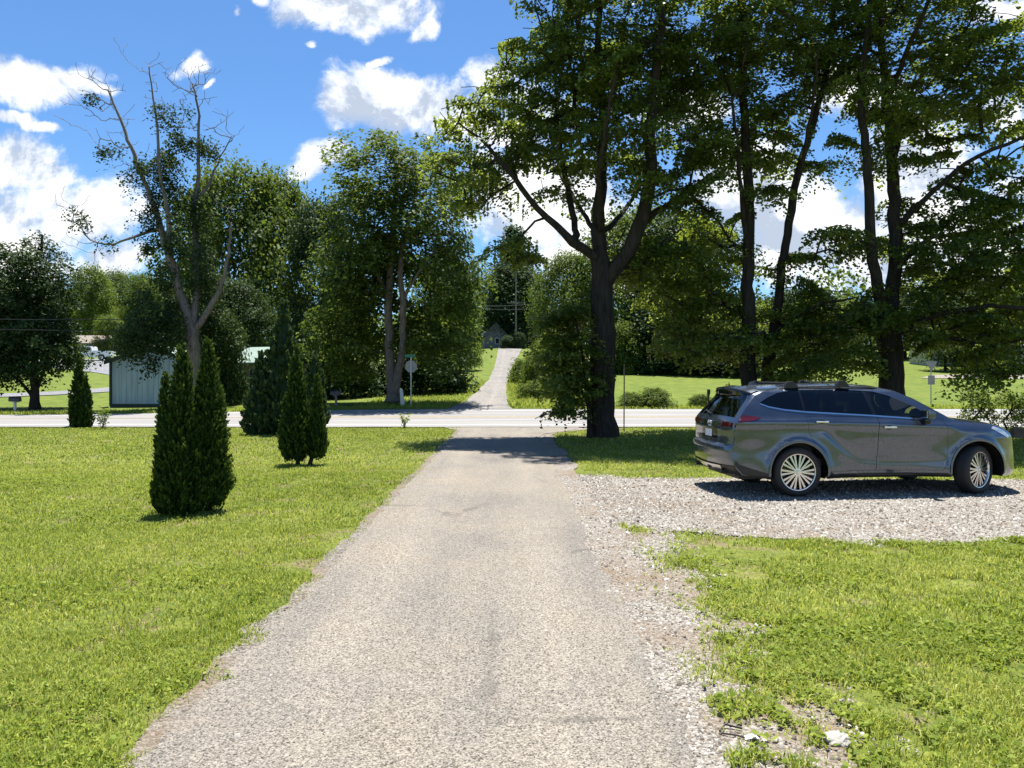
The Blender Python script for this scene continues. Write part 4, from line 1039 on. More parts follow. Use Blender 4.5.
def side_panel(name, outer, mat, off=0.0, holes=(), spacing=0.045, parent=None, sides=(-1, 1), step=0.03, clamp=False):
    o = resample(outer, step); hs = [resample(h, step) for h in holes]
    V2, Fc = tri_fill(o, hs, spacing); res = []
    if clamp:
        lo_ = np.interp(V2[:, 1], RING[:12, 1], RING[:12, 0]) + .012; V2[:, 0] = np.maximum(V2[:, 0], lo_)
    vv = car_v(V2[:, 0], V2[:, 1]) + off
    for sd_ in sides:
        V = np.column_stack([V2[:, 0], sd_ * vv, V2[:, 1]])
        me_ = npmesh(name, V, [Fc if sd_ < 0 else Fc[:, ::-1]], mat, smooth=True); e_ = .012
        vu = (car_v(V2[:, 0] + e_, V2[:, 1]) - car_v(V2[:, 0] - e_, V2[:, 1])) / (2 * e_); vz = (car_v(V2[:, 0], V2[:, 1] + e_) - car_v(V2[:, 0], V2[:, 1] - e_)) / (2 * e_)
        me_.normals_split_custom_set_from_vertices(unit(np.column_stack([-vu, np.full(len(vu), float(sd_)), -vz])).tolist())
        res.append(link(name, me_, parent if parent is not None else suv))
    return res
def arc(uc, r, a0, a1, n=22):
    return [(uc + r * math.cos(R(a0 + (a1 - a0) * k / n)), .38 + r * math.sin(R(a0 + (a1 - a0) * k / n))) for k in range(n + 1)]
SB = 0.275                                             # sill height
AR = 0.455
a_end = math.degrees(math.asin((SB - .38) / AR))       # arch meets the sill line
side_top = [tuple(r[:2]) for r in resample([tuple(x) for x in RING[:, :2]], 0.06, closed=False)]
front_arch = arc(UA_F, AR, a_end, 180 - a_end); rear_arch = arc(UA_R, AR, a_end, 180 - a_end)
side_all = side_top + front_arch + rear_arch
# windows measured on the photograph (glass opening of the whole side)
DLO = [meas(*p, v) for p, v in [((284, 149), .86), ((305, 135), .82), ((335, 121), .78), ((375, 114.5), .76), ((410, 112.5), .755), ((480, 112), .75), ((555, 113.5), .75), ((605, 117), .755), ((645, 128), .77), ((690, 147), .81), ((722, 163), .84), ((757, 186), .88), ((740, 192), .90), ((680, 188), .90), ((600, 182.5), .90), ((500, 177), .90), ((410, 172), .90), ((350, 166), .89), ((308, 158), .88)]]
DLO = [(float(a), float(b)) for a, b in DLO]
def cut_u(poly, u0=None, u1=None, lean=0.0, zref=1.2):
    """part of a polygon between two slightly leaning upright lines"""
    def clip(poly, f):
        out = []
        for i in range(len(poly)):
            a, b = poly[i], poly[(i + 1) % len(poly)]; fa, fb = f(a), f(b)
            if fa >= 0: out.append(a)
            if (fa >= 0) != (fb >= 0):
                k = fa / (fa - fb); out.append((a[0] + (b[0] - a[0]) * k, a[1] + (b[1] - a[1]) * k))
        return out
    if u0 is not None: poly = clip(poly, lambda p: p[0] - (u0 + lean * (p[1] - zref)))
    if u1 is not None: poly = clip(poly, lambda p: (u1 + lean * (p[1] - zref)) - p[0])
    return poly
uC = float(meas(409, 172, .9)[0]); uB = float(meas(606, 182, .9)[0])
# body side skin, split into quarter panel, doors, front wing and sill along the shut lines
uBd = float(meas(614, 260)[0]); uFd = float(meas(806, 230)[0])
zs_ = 0.385
def in_bounds(poly): return poly
rear_seam = [(uC, 1.30)] + [(uC + .005, 1.15), (uC + .02, 1.02)] + [p for p in arc(UA_R, AR + .055, 62, 12, 8)] + [(UA_R + AR + .06, zs_)]
side_body = side_panel  # alias
gap = 0.004
# door polygons
def door_poly(seamL, seamR, top):
    return seamL + seamR
top_line = lambda u: float(np.interp(u, RING[:, 0], RING[:, 1]))
rd_left = [(uC + gap, 1.225)] + [(p[0] + gap, p[1]) for p in rear_seam[2:]]
rear_door = [p for p in rd_left] + [(uBd - gap, zs_ + .005), (uBd - gap, 1.0), (uBd - gap, 1.22)]
fd_front = [(uFd - .05, 1.17), (uFd + .01, 1.02), (uFd + .02, .75), (uFd + .0, .52), (uFd - .05, zs_)]
front_door = [(uBd + gap, 1.22), (uBd + gap, 1.0), (uBd + gap, zs_)] + [(p[0] - gap, p[1]) for p in fd_front[::-1]]
# trim the doors' tops to the window line
dl = [p for p in DLO[11:]]
zwin = lambda u: float(np.interp(u, [p[0] for p in DLO[11:][::-1]], [p[1] for p in DLO[11:][::-1]]))
def trim_top(poly):
    out = []
    for p in resample(poly, .03): out.append((p[0], min(p[1], zwin(p[0]) - .012)))
    return out
rear_door = trim_top(rear_door); front_door = trim_top(front_door)
body_holes = [DLO, rear_door, front_door]
# grow the door holes by the shut-line gap through a slightly bigger outline
def grow_poly(poly, g):
    a = np.array(poly); n = len(a); out = []
    area = 0.5 * sum(a[i, 0] * a[(i + 1) % n, 1] - a[(i + 1) % n, 0] * a[i, 1] for i in range(n)); sg = 1 if area > 0 else -1
    for i in range(n):
        tdir = a[(i + 1) % n] - a[i - 1]; tdir = tdir / (np.linalg.norm(tdir) + 1e-9)
        out.append(tuple(a[i] + sg * g * np.array([tdir[1], -tdir[0]])))
    return out
both = None
hole_doors = grow_poly(rear_door, .004); hole_fdoor = grow_poly(front_door, .004)
body_parts = side_panel('body_side', side_all, M['carpaint'], 0, [DLO, hole_doors, hole_fdoor], 0.04)
doorsR = side_panel('rear_door', rear_door, M['carpaint']); doorsF = side_panel('front_door', front_door, M['carpaint'])
# dark liner behind the shut lines
liner = [(p[0], p[1]) for p in grow_poly(rear_door, .03)]
side_panel('door_liner', [(p[0], min(p[1], 1.19)) for p in grow_poly(rear_door, .02)], M['blackplastic'], -0.02)
side_panel('door_liner', [(p[0], min(p[1], zwin(p[0]) - .02)) for p in grow_poly(front_door, .02)], M['blackplastic'], -0.02)
# side glass, pillars, bright strip
for w_, mt, nm in ((cut_u(DLO, None, uC - .018), M['tint'], 'quarter_window'), (cut_u(DLO, uC + .02, uB - .03, -.16), M['tint'], 'rear_side_window'), (cut_u(DLO, uB + .035, None, -.16), M['glass'], 'front_side_window')):
    side_panel(nm, w_, mt, -0.010)
for w_ in (cut_u(DLO, uC - .018, uC + .02), cut_u(DLO, uB - .03, uB + .035, -.16)):
    side_panel('window_pillar', w_, M['glossblack'], -0.006)
low = [p for p in DLO[11:]] + [DLO[0]]
strip = [(p[0], p[1] - .002) for p in low] + [(p[0], p[1] - .022) for p in low[::-1]]
side_panel('window_trim', strip, M['chrome'], 0.006, spacing=.1)
# roof, glass and end skins
skin_patch('rear_bumper', 0, 5, -1, 1, M['carpaint'], nt=36)
skin_patch('tailgate', 5, 9, -1, 1, M['carpaint'], nt=36)
for a_, b_ in ((-1, -.86), (.86, 1)): skin_patch('rear_pillar', 9, 12, a_, b_, M['carpaint'], nt=4)
skin_patch('rear_window', 9, 12, -.86, .86, M['tint'], -.004, nt=30)
skin_patch('roof', 12, 19, -1, 1, M['carpaint'], nt=30)
for a_, b_ in ((-1, -.90), (.90, 1)): skin_patch('windscreen_pillar', 19, 22, a_, b_, M['glossblack'], nt=3)
skin_patch('windscreen', 19, 22, -.90, .90, M['glass'], -.004, nt=30)
skin_patch('wiper_cowl', 22, 23, -1, 1, M['blackplastic'], nt=20)
skin_patch('bonnet', 23, 27, -1, 1, M['carpaint'], nt=30)
skin_patch('front_bumper', 27, 32, -1, 1, M['carpaint'], nt=30)
skin_patch('grille', 28.0, 30.8, -.52, .52, M['glossblack'], .012, nt=20)
for a_ in (28.3, 28.9, 29.5, 30.1): skin_patch('grille_bar', a_, a_ + .16, -.50, .50, M['darkmetal'], .022, nt=16)
skin_patch('lower_grille', 31.0, 31.8, -.7, .7, M['blackplastic'], .010, nt=16)
for a_, b_ in ((-.99, -.55), (.55, .99)): skin_patch('headlight', 26.6, 27.9, a_, b_, M['clearlens'], .010, nt=10)
hl = [meas(*p, .80) for p in ((925, 213), (960, 224), (982, 240), (974, 247), (945, 232), (915, 219))]
side_panel('headlight', [tuple(map(float, p)) for p in hl], M['clearlens'], .008, spacing=.03)
# spoiler lip, tail lamps, plate, bumper trims
mb = MB()
for k in range(25):
    pass
sp = skin_patch('spoiler', 12.0, 12.9, -.95, .95, M['carpaint'], .018, nt=24)
skin_patch('spoiler_lip', 11.86, 12.02, -.93, .93, M['glossblack'], .02, nt=24)
tl = [meas(*p, v) for p, v in (((178, 183), .80), ((205, 182), .86), ((250, 184), .90), ((286, 190), .93), ((262, 198), .93), ((222, 206), .89), ((205, 208), .86), ((185, 203), .82))]
for o in side_panel('tail_light', [tuple(map(float, p)) for p in tl], M['redlens'], .010, spacing=.03, clamp=True): pass
for a_, b_ in ((-1.0, -.55), (.55, 1.0)):
    skin_patch('tail_light', 7.35, 7.95, a_, b_, M['redlens'], .012, nt=10)
skin_patch('tailgate_trim', 7.3, 7.75, -.55, .55, M['chrome'], .008, nt=12)
skin_patch('plate_recess', 5.6, 7.0, -.36, .36, M['glossblack'], .004, nt=10)
skin_patch('number_plate', 5.75, 6.75, -.17, .17, M['plate'], .012, nt=6)
skin_patch('bumper_lower_trim', 0.0, 1.3, -1, 1, M['blackplastic'], .012, nt=30)
skin_patch('skid_plate', 0.7, 1.25, -.6, .6, M['alloy'], .022, nt=20)
rf = [meas(*p, .88) for p in ((166, 286), (176, 287), (205, 318), (196, 320))]
side_panel('rear_reflector', [tuple(map(float, p)) for p in rf], M['redlens'], .012, spacing=.03, clamp=True)
# emblem on the tailgate: an oval ring with two crossing ovals
def oval(cy, cz, a, b, r, x, rot=0):
    pts = []
    for k in range(25):
        q_ = 2 * PI * k / 24; pts.append((x, cy + a * math.cos(q_), cz + b * math.sin(q_)))
    return pts
mb = MB(); xe = float(ring_at(np.array([7.9]))[0, 2]) - .016
mb.tube(oval(0, 1.085, .075, .050, 0, xe), .006, 5, False); mb.tube(oval(0, 1.085, .026, .048, 0, xe), .005, 5, False); mb.tube(oval(0, 1.108, .052, .020, 0, xe), .005, 5, False)
mb.build('emblem', M['chrome'], suv, True)
# black arch lips, sill trim
for ua in (UA_R, UA_F):
    o_ = arc(ua, AR + .03, a_end + 4, 176 - a_end, 26); i_ = arc(ua, AR - .004, a_end + 4, 176 - a_end, 26)
    side_panel('arch_trim', o_ + i_[::-1], M['carpaint'], .012, spacing=.2)
sill = [(UA_R + AR + .03, SB), (UA_F - AR - .03, SB), (UA_F - AR - .05, .335), (UA_R + AR + .05, .335)]
side_panel('sill_trim', sill, M['blackplastic'], .010, spacing=.06)
rq = [(.27, .345), (UA_R - AR - .02, SB + .01), (UA_R - AR - .03, .37), (.45, .42), (.22, .50), (.16, .56), (.14, .50)]
side_panel('rear_corner_trim', rq, M['blackplastic'], .008, spacing=.06)
# underside, wheel housings
mb = MB(); mb.box((2.45, 0, .30), (4.3, 1.30, .10)); mb.box((2.55, 0, .36), (1.9, 1.72, .10)); mb.box((.45, 0, .36), (.5, 1.5, .10)); mb.box((4.55, 0, .31), (.45, 1.2, .10)); mb.build('underbody', M['blackplastic'], suv)
for ua in (UA_R, UA_F):
    for sd_ in (-1, 1):
        mb = MB(); pr = [(AR + .0, 0.0)]
        pts_o = arc(ua, AR + .005, -14, 194, 20)
        V = []; 
        for (u_, z_) in pts_o: V += [(u_, sd_ * .90, z_), (u_, sd_ * .56, z_)]
        for k in range(len(pts_o) - 1): mb.bm.faces.new([mb.bm.verts.new(V[2*k]), mb.bm.verts.new(V[2*k+1]), mb.bm.verts.new(V[2*k+3]), mb.bm.verts.new(V[2*k+2])])
        mb.bm.faces.new([mb.bm.verts.new((u_, sd_ * .56, z_)) for (u_, z_) in pts_o])
        mb.build('wheel_housing', M['blackplastic'], suv)
# interior: floor, dash, wheel, seats
mb = MB(); mb.box((2.2, 0, .52), (3.6, 1.6, .12)); mb.box((3.45, 0, 1.0), (.5, 1.5, .28), bev=.05); mb.box((.9, 0, .8), (1.1, 1.5, .5), bev=.05); mb.build('cabin', M['seat'], suv)
for (u_, ys_) in ((2.62, (-.42, .42)), (1.75, (-.48, 0, .48))):
    for y_ in ys_:
        mb = MB(); mb.box((u_ + .1, y_, .72), (.52, .5, .2), bev=.06)
        mb.box((u_ - .2, y_, 1.03), (.15, .48, .62), rot=Matrix.Rotation(0, 3, 'Y'), bev=.06); mb.box((u_ - .27, y_, 1.43), (.11, .27, .17), bev=.04); mb.box((u_ - .24, y_, 1.33), (.03, .14, .1))
        mb.build('seat', M['seat'], suv, True)
mb = MB(); mm = Matrix.Translation((3.12, .42, 1.03)) @ Matrix.Rotation(R(62), 4, 'Y')
mb.tube([mm @ Vector((.18 * math.cos(k * PI / 12), .18 * math.sin(k * PI / 12), 0)) for k in range(25)], .015, 6, False); mb.tube([(3.12, .42, 1.03), (3.4, .42, .92)], .03, 6); mb.build('steering_wheel', M['seat'], suv, True)
# door handles, mirrors, rear wiper, rails, roof bars, aerial
for sd_ in (-1, 1):
    for k, (cx, cy) in enumerate(((451, 202), (642, 217))):
        u_, z_ = meas(cx, cy, .96); v_ = float(car_v(u_, z_)); mb = MB()
        mb.box((u_ + .02, sd_ * (v_ + .028), z_), (.20, .022, .028), bev=.009); mb.box((u_ - .055, sd_ * (v_ + .012), z_), (.03, .03, .022)); mb.box((u_ + .10, sd_ * (v_ + .012), z_), (.03, .03, .022))
        h = mb.build('handle', M['chrome'], (doorsR if k == 0 else doorsF)[0 if sd_ < 0 else 1], True)
        mb = MB(); mb.lathe([(.0, 0), (.05, .002), (.058, .006)], 16, Matrix.Translation((u_ + .02, sd_ * (v_ + .004), z_ - .004)) @ Matrix.Diagonal((1, -sd_ * 1.0, .62, 1))); mb.build('handle_cup', M['glossblack'], (doorsR if k == 0 else doorsF)[0 if sd_ < 0 else 1], True)
    u_, z_ = meas(752, 181, 1.04); u_ = float(u_); z_ = float(z_)
    mb = MB(); mb.box((u_, sd_ * 1.06, z_), (.13, .20, .14), bev=.04); mi = mb.build('mirror', M['carpaint'], suv, True)
    mb = MB(); mb.box((u_ + .01, sd_ * .97, z_ - .11), (.10, .16, .09), bev=.03); mb.build('mirror_base', M['glossblack'], mi, True)
    mb = MB(); mb.box((u_ - .069, sd_ * 1.06, z_), (.008, .16, .10)); mb.build('mirror_glass', M['chrome'], mi)
    # roof rail with two bar feet
    mb = MB(); q_ = [(u2, sd_ * .60, top_line(u2) + .014) for u2 in np.linspace(.85, 2.65, 14)]
    q_[0] = (q_[0][0], q_[0][1], q_[0][2] - .03); q_[-1] = (q_[-1][0], q_[-1][1], q_[-1][2] - .03)
    mb.tube(q_, .012, 6); rail = mb.build('roof_rail', M['darkmetal'], suv, True)
for cx in (365, 508):
    u_ = float(meas(cx, 96, .60)[0]); zt = top_line(u_) + .02
    mb = MB(); mb.tube([(u_, -.60, zt + .06), (u_, .60, zt + .06)], .014, 8); bar = mb.build('roof_bar', M['blackplastic'], suv, True)
    for sd_ in (-1, 1):
        mb = MB(); mb.prism([(-.105, -.02), (-.085, .05), (-.05, .085), (.035, .09), (.08, .05), (.125, -.015)], .07, Matrix.Translation((u_, sd_ * .62 - .035, zt))); mb.build('bar_foot', M['blackplastic'], bar, True)
mb = MB(); u_ = float(meas(258, 98, .0)[0]); mb.prism([(-.12, 0), (-.10, .045), (-.06, .06), (.10, .0)], .03, Matrix.Translation((.85, -.015, 1.69))); mb.build('aerial', M['carpaint'], suv)
mb = MB(); mb.tube([(.33, .66, 1.30), (.30, .66, 1.45), (.31, .66, 1.56), (.31, .66, 1.61)], [.012, .012, .03, .026], 7)
mb.build('corner_rod', M['blackplastic'], suv, True)
mb = MB(); mb.tube([(.13, .05, 1.23), (.17, .40, 1.27)], .012, 5); mb.build('rear_wiper', M['blackplastic'], suv, True)
for y_ in (-.55, .55):
    mb = MB(); mb.tube([(.05, y_, .37), (.4, y_, .37)], .035, 10); mb.build('exhaust', M['darkmetal'], suv, True)
mb = MB(); mb.box((.12, -.05, .40), (.16, .07, .07)); mb.build('tow_hitch', M['blackplastic'], suv)
# wheels
def make_wheel(root, u_, sd_, steer):
    wh = bpy.data.objects.new('wheel', None); COL.objects.link(wh); wh.parent = root; wh.location = (u_, sd_ * .835, .38)
    wh.rotation_euler = (0, 0, steer + (0 if sd_ < 0 else PI))
    # tyre profile turned round local Y; outer face toward -Y
    mb = MB(); mb.lathe([(.275, -.105), (.29, -.118), (.325, -.122), (.355, -.112), (.374, -.09), (.38, -.05), (.38, .05), (.374, .09), (.355, .112), (.30, .118), (.27, .10)], 48)
    mb.build('tyre', M['rubber'], wh, True)
    mb = MB(); mb.lathe([(.27, .09), (.255, .0), (.255, -.085), (.268, -.108), (.279, -.110), (.281, -.100), (.275, -.085)], 48); rim = mb.build('rim', M['alloy'], wh, True)
    for k in range(10):
        mb = MB()
        for off in (-.105, .105):
            a0 = 2 * PI * k / 10 + off * .55; a1 = 2 * PI * k / 10 + off * 1.25
            r0, r1 = .055, .262; ww0, ww1 = .010, .0155
            p0 = np.array([r0 * math.cos(a0), r0 * math.sin(a0)]); p1_ = np.array([r1 * math.cos(a1), r1 * math.sin(a1)]); dd = p1_ - p0; nn = np.array([-dd[1], dd[0]]) / np.linalg.norm(dd)
            quad = [p0 - nn * ww0, p1_ - nn * ww1, p1_ + nn * ww1, p0 + nn * ww0]
            fr = [mb.bm.verts.new((q_[0], -.098 if i_ in (0, 3) else -.090, q_[1])) for i_, q_ in enumerate(quad)]; bk = [mb.bm.verts.new((q_[0], -.06, q_[1])) for q_ in quad]
            mb.bm.faces.new(fr); mb.bm.faces.new(bk[::-1])
            for i_ in range(4): mb.bm.faces.new((fr[i_], bk[i_], bk[(i_ + 1) % 4], fr[(i_ + 1) % 4]))
        mb.build('spoke', M['alloy'], wh)
    mb = MB(); mb.lathe([(.0, -.108), (.032, -.107), (.036, -.10), (.06, -.097), (.068, -.085), (.068, -.05)], 20); mb.build('hub', M['alloy'], wh, True)
    mb = MB(); mb.lathe([(.0, -.035), (.235, -.035), (.25, -.02), (.25, .02)], 32); mb.build('brake_disc', M['glossblack'], wh, True)
    return wh
for (u_, st_) in ((UA_R, 0.0), (UA_F, R(24))):
    for sd_ in (-1, 1): make_wheel(suv, u_, sd_, st_)
# ================================================================== BUILDINGS, PICKUP, SIGNS, POLES
def ribmat(name, col, per=0.30):
    m, t, out = newmat(name)
    ob = t.node('ShaderNodeTexCoord').outputs['Object']
    sp = t.node('ShaderNodeSeparateXYZ'); t.l.new(ob, sp.inputs[0])
    n = t.noise(t.vmath('MULTIPLY', ob, (3, 3, .25)), 2.0, 5, .6)
    base = t.ramp(n, [(0.3, tuple(c * .78 for c in col)), (0.7, tuple(min(1, c * 1.12) for c in col))])
    principled(t, out, base, .5, .2, None, 0, .4)
    return m
M['shedwall'] = ribmat('pale_blue_steel', (0.36, 0.465, 0.55))
M['shedtrim'] = simple('dark_green_trim', (0.012, 0.03, 0.022), .5)
M['palesteel'] = ribmat('pale_green_steel', (0.25, 0.33, 0.29))
M['whitewall'] = simple('white_siding', (0.62, 0.62, 0.60), .7, 0, .08, 3)
M['tanwall'] = simple('tan_siding', (0.36, 0.33, 0.29), .7, 0, .1, 3)
M['greywall'] = simple('weathered_grey_boards', (0.13, 0.135, 0.155), .8, 0, .25, 5)
M['brick'] = simple('red_brick', (0.26, 0.12, 0.08), .85, 0, .25, 14)
M['shingle'] = simple('grey_shingles', (0.16, 0.15, 0.145), .9, 0, .3, 9)
M['tanshingle'] = simple('tan_shingles', (0.19, 0.16, 0.135), .9, 0, .25, 9)
M['dkglass'] = simple('dark_window_glass', (0.02, 0.025, 0.03), .08, 0, .2, 3)
M['galv'] = simple('galvanised_steel', (0.42, 0.43, 0.43), .45, .6, .15, 8)
M['signback'] = simple('bare_aluminium_sign_back', (0.26, 0.26, 0.25), .5, .3, .1, 6)  # grey set darker, tree shade over the stop sign put into its colour
M['greensign'] = simple('green_sign_sheet', (0.02, 0.16, 0.10), .4)
M['wood'] = simple('weathered_post_wood', (0.28, 0.24, 0.19), .85, 0, .3, 8, 0, .4, 30)
M['timber'] = simple('brown_landscape_timber', (0.16, 0.105, 0.07), .85, 0, .3, 6, 0, .5, 30)
M['polewood'] = simple('grey_pole_wood', (0.20, 0.17, 0.14), .9, 0, .25, 6)
M['whitepaint'] = paintmat('white_car_paint', (0.72, 0.72, 0.72), 0.0, .3)
M['whitepost'] = simple('white_marker_post', (0.66, 0.65, 0.62), .6, 0, .15, 10)
M['mailgrey'] = simple('grey_mailbox_metal', (0.045, 0.045, 0.05), .4, .5, .2, 10)
M['wire'] = simple('black_cable', (0.01, 0.01, 0.01), .6)
M['paper'] = simple('crumpled_white_paper', (0.55, 0.545, 0.53), .7, 0, .08, 30)
M['palerock'] = simple('pale_limestone', (0.30, 0.285, 0.255), .9, 0, .25, 12, 0, .6, 25)
M['stick'] = simple('dry_stick', (0.05, 0.04, 0.035), .9)

# ---- ribbed metal shed, gable wall to the road
dS = 43.0; xS0 = PX(111, dS); xS1 = PX(192, dS); zS = float(T((xS0 + xS1) / 2, dS)) - .03; Hs = PZ(361, dS) - zS; xm = (xS0 + xS1) / 2; wS = (xS1 - xS0) / 2; rS = PZ(348, dS) - zS
shed = thing('metal_shed', 'pale blue ribbed metal shed with dark green trim across the road', 'shed', (xm, dS, zS))
def ribbed_wall(mb, x0, x1, zf, y, depth_sign=1, pitch=.30):
    """vertical ribs along x; zf(x) gives the wall top"""
    xs = []; x = x0
    while x < x1 - 1e-6:
        for q_, o_ in ((0, 0), (.17, 0), (.20, -.025), (.26, -.025), (.29, 0)):
            if x + q_ * pitch / .30 < x1: xs.append((x + q_ * pitch / .30, o_))
        x += pitch
    xs.append((x1, 0))
    for (a, oa), (b, ob_) in zip(xs, xs[1:]):
        mb.poly([(a, y + oa * depth_sign, 0), (b, y + ob_ * depth_sign, 0), (b, y + ob_ * depth_sign, zf(b)), (a, y + oa * depth_sign, zf(a))])
zf = lambda x: Hs + (rS - Hs) * (1 - abs(x) / wS)
mb = MB(); ribbed_wall(mb, -wS, wS, zf, 0); ribbed_wall(mb, -wS, wS, zf, 9.0, -1)
for s_ in (-1, 1): mb.box((s_ * (wS - .01), 4.5, Hs / 2), (.03, 8.94, Hs - .02))
mb.build('wall', M['shedwall'], shed)
mb = MB()
for s_ in (-1, 1):
    mb.prism([(s_ * (wS + .25), Hs - .02 - .25 * (rS - Hs) / wS), (0, rS + .06), (0, rS + .14), (s_ * (wS + .25), Hs + .06 - .25 * (rS - Hs) / wS)], 9.5, Matrix.Translation((0, -.2, 0)))
mb.build('roof', M['palesteel'], shed)
mb = MB()
for s_ in (-1, 1):
    mb.box((s_ * (wS + .0), -.04, Hs / 2), (.12, .09, Hs - .1)); mb.prism([(s_ * (wS + .27), Hs - .12 - .25 * (rS - Hs) / wS), (0, rS - .06), (0, rS + .15), (s_ * (wS + .27), Hs + .09 - .25 * (rS - Hs) / wS)], .05, Matrix.Translation((0, -.26, 0)))
mb.box((0, -.05, .06), (2 * wS, .08, .22)); mb.build('trim', M['shedtrim'], shed)

# ---- pale roofed outbuilding half hidden in the trees
dO = 45.5; cO = PX(247, dO)
ob_ = thing('outbuilding', 'pale roofed outbuilding half hidden behind dark trunks beside the shed', 'outbuilding', (cO, dO, float(T(cO, dO)) - .03), R(-24))
mb = MB(); mb.box((0, 1.6, 1.2), (3.6, 3.2, 2.4)); mb.build('wall', M['tanwall'], ob_)
mb = MB(); 
mb.prism([(-.35, 2.28), (1.6, 3.25), (3.55, 2.28), (3.55, 2.38), (1.6, 3.36), (-.35, 2.38)], 4.2, Matrix.Translation((-2.1, 0, 0)) @ Matrix(((0, 1, 0, 0), (1, 0, 0, 0), (0, 0, 1, 0), (0, 0, 0, 1)))); mb.build('roof', M['palesteel'], ob_)
for x_ in (-.9, .7):
    mb = MB(); mb.box((x_, -.02, 1.0), (.8, .05, 1.9)); mb.build('door', M['shedtrim'], ob_)

# ---- houses far off
def house(name, label, px, d, w_, dep, hw_, hr, wallm, roofm, rz=0.0, axis='x', wins=(), group=None, cat='house', dz=0.0):
    X = PX(px, d); h = thing(name, label, cat, (X, d, float(T(X, d)) - .05 + dz), rz, group)
    mb = MB(); mb.box((0, dep / 2, hw_ / 2), (w_, dep, hw_))
    if axis == 'y':
        mb.prism([(-w_ / 2, hw_ + .001), (w_ / 2, hw_ + .001), (0, hr - .05)], dep)
    mb.build('wall', wallm, h)
    mb = MB()
    if axis == 'y':
        sl = (hr - hw_) / (w_ / 2)
        for s_ in (-1, 1): mb.prism([(s_ * (w_ / 2 + .35), hw_ - .35 * sl), (0, hr), (0, hr + .14), (s_ * (w_ / 2 + .35), hw_ - .35 * sl + .14)], dep + .6, Matrix.Translation((0, -.3, 0)))
    else:
        sl = (hr - hw_) / (dep / 2)
        mb.prism([(-.4, hw_ - .4 * sl), (dep / 2, hr), (dep + .4, hw_ - .4 * sl), (dep + .4, hw_ - .4 * sl + .15), (dep / 2, hr + .15), (-.4, hw_ - .4 * sl + .15)], w_ + .6, Matrix.Translation((-w_ / 2 - .3, 0, 0)) @ Matrix(((0, 1, 0, 0), (1, 0, 0, 0), (0, 0, 1, 0), (0, 0, 0, 1))))
    mb.build('roof', roofm, h)
    for (x_, z_, ww, hh) in wins:
        mb = MB(); mb.box((x_, -.02, z_), (ww + .16, .07, hh + .16)); f = mb.build('window', M['whitewall'], h)
        mb = MB(); mb.box((x_, -.05, z_), (ww, .06, hh)); mb.build('pane', M['dkglass'], f)
    return h
house('brick_house', 'low brick house with tan roof behind the white pickup', 72, 116, 9, 7, 2.0, 3.2, M['brick'], M['tanshingle'], 0, 'x', [(2.6, 1.4, 1.2, 1.2), (-1.5, 1.4, 1.4, 1.2)])
house('grey_house', 'small weathered grey gabled house at the top of the lane', 496, 130, 3.7, 6, 2.2, 4.1, M['greywall'], M['shingle'], R(8), 'y', [(0.2, 1.2, .6, .9)])
house('white_house', 'white house glimpsed over the car roof between maple trunks', 806, 104, 9, 7, 3.2, 5.4, M['whitewall'], M['tanshingle'], R(6), 'x', [(-2.6, 1.7, 1.1, 1.3), (0.2, 1.7, 1.1, 1.3), (2.8, 1.7, 1.1, 1.3)])
house('field_house', 'pale house with grey roof at the right edge behind maple leaves', 1020, 90, 13, 7, 2.6, 4.4, M['tanwall'], M['shingle'], R(-4), 'x', [(-4, 1.7, 1.2, 1.3), (-1.2, 1.7, 1.2, 1.3), (3, 1.7, 1.2, 1.3)])
house('field_shed', 'small white shed between the road sign and the pale house', 946, 92, 3.6, 5, 2.6, 3.8, M['whitewall'], M['shingle'], 0, 'y', [(0, 1.3, .8, 1.0)], None, 'shed')

# ---- white pickup on the tarmac drive
dT = 103.0; xT = PX(91, dT); zT = float(T(xT, dT)) + .035
pk = thing('pickup_truck', 'white pickup truck parked on the curved tarmac drive', 'pickup', (xT, dT, zT), PI + R(4))
# local x forward (to the left in the photo); outline of the side
def side_solid(mb, poly, hw_):
    return mb.prism(poly, 2 * hw_, Matrix.Translation((0, -hw_, 0)))
def pk_arch(c, r, n=10): return [(c + r * math.cos(PI * k / n), .42 + r * math.sin(PI * k / n)) for k in range(n + 1)]
body = [(-2.85, .55), (-2.9, .75), (-2.85, 1.22), (-.55, 1.24), (-.52, 1.22), (2.9, 1.22)][:4]
low_ = [(-2.85, .50)] + [(-2.88, .75), (-2.84, 1.25), (-.50, 1.27), (1.35, 1.27), (2.55, 1.18), (2.85, 1.05), (2.90, .55), (2.75, .42)] + pk_arch(1.85, .47) + pk_arch(-1.75, .47)
mb = MB(); side_solid(mb, low_, .98); bd = mb.build('body', M['whitepaint'], pk)
mb = MB(); side_solid(mb, [(-.55, 1.265), (-.42, 1.80), (-.25, 1.87), (.70, 1.87), (.85, 1.82), (1.45, 1.265)], .86); mb.build('cab', M['whitepaint'], pk)
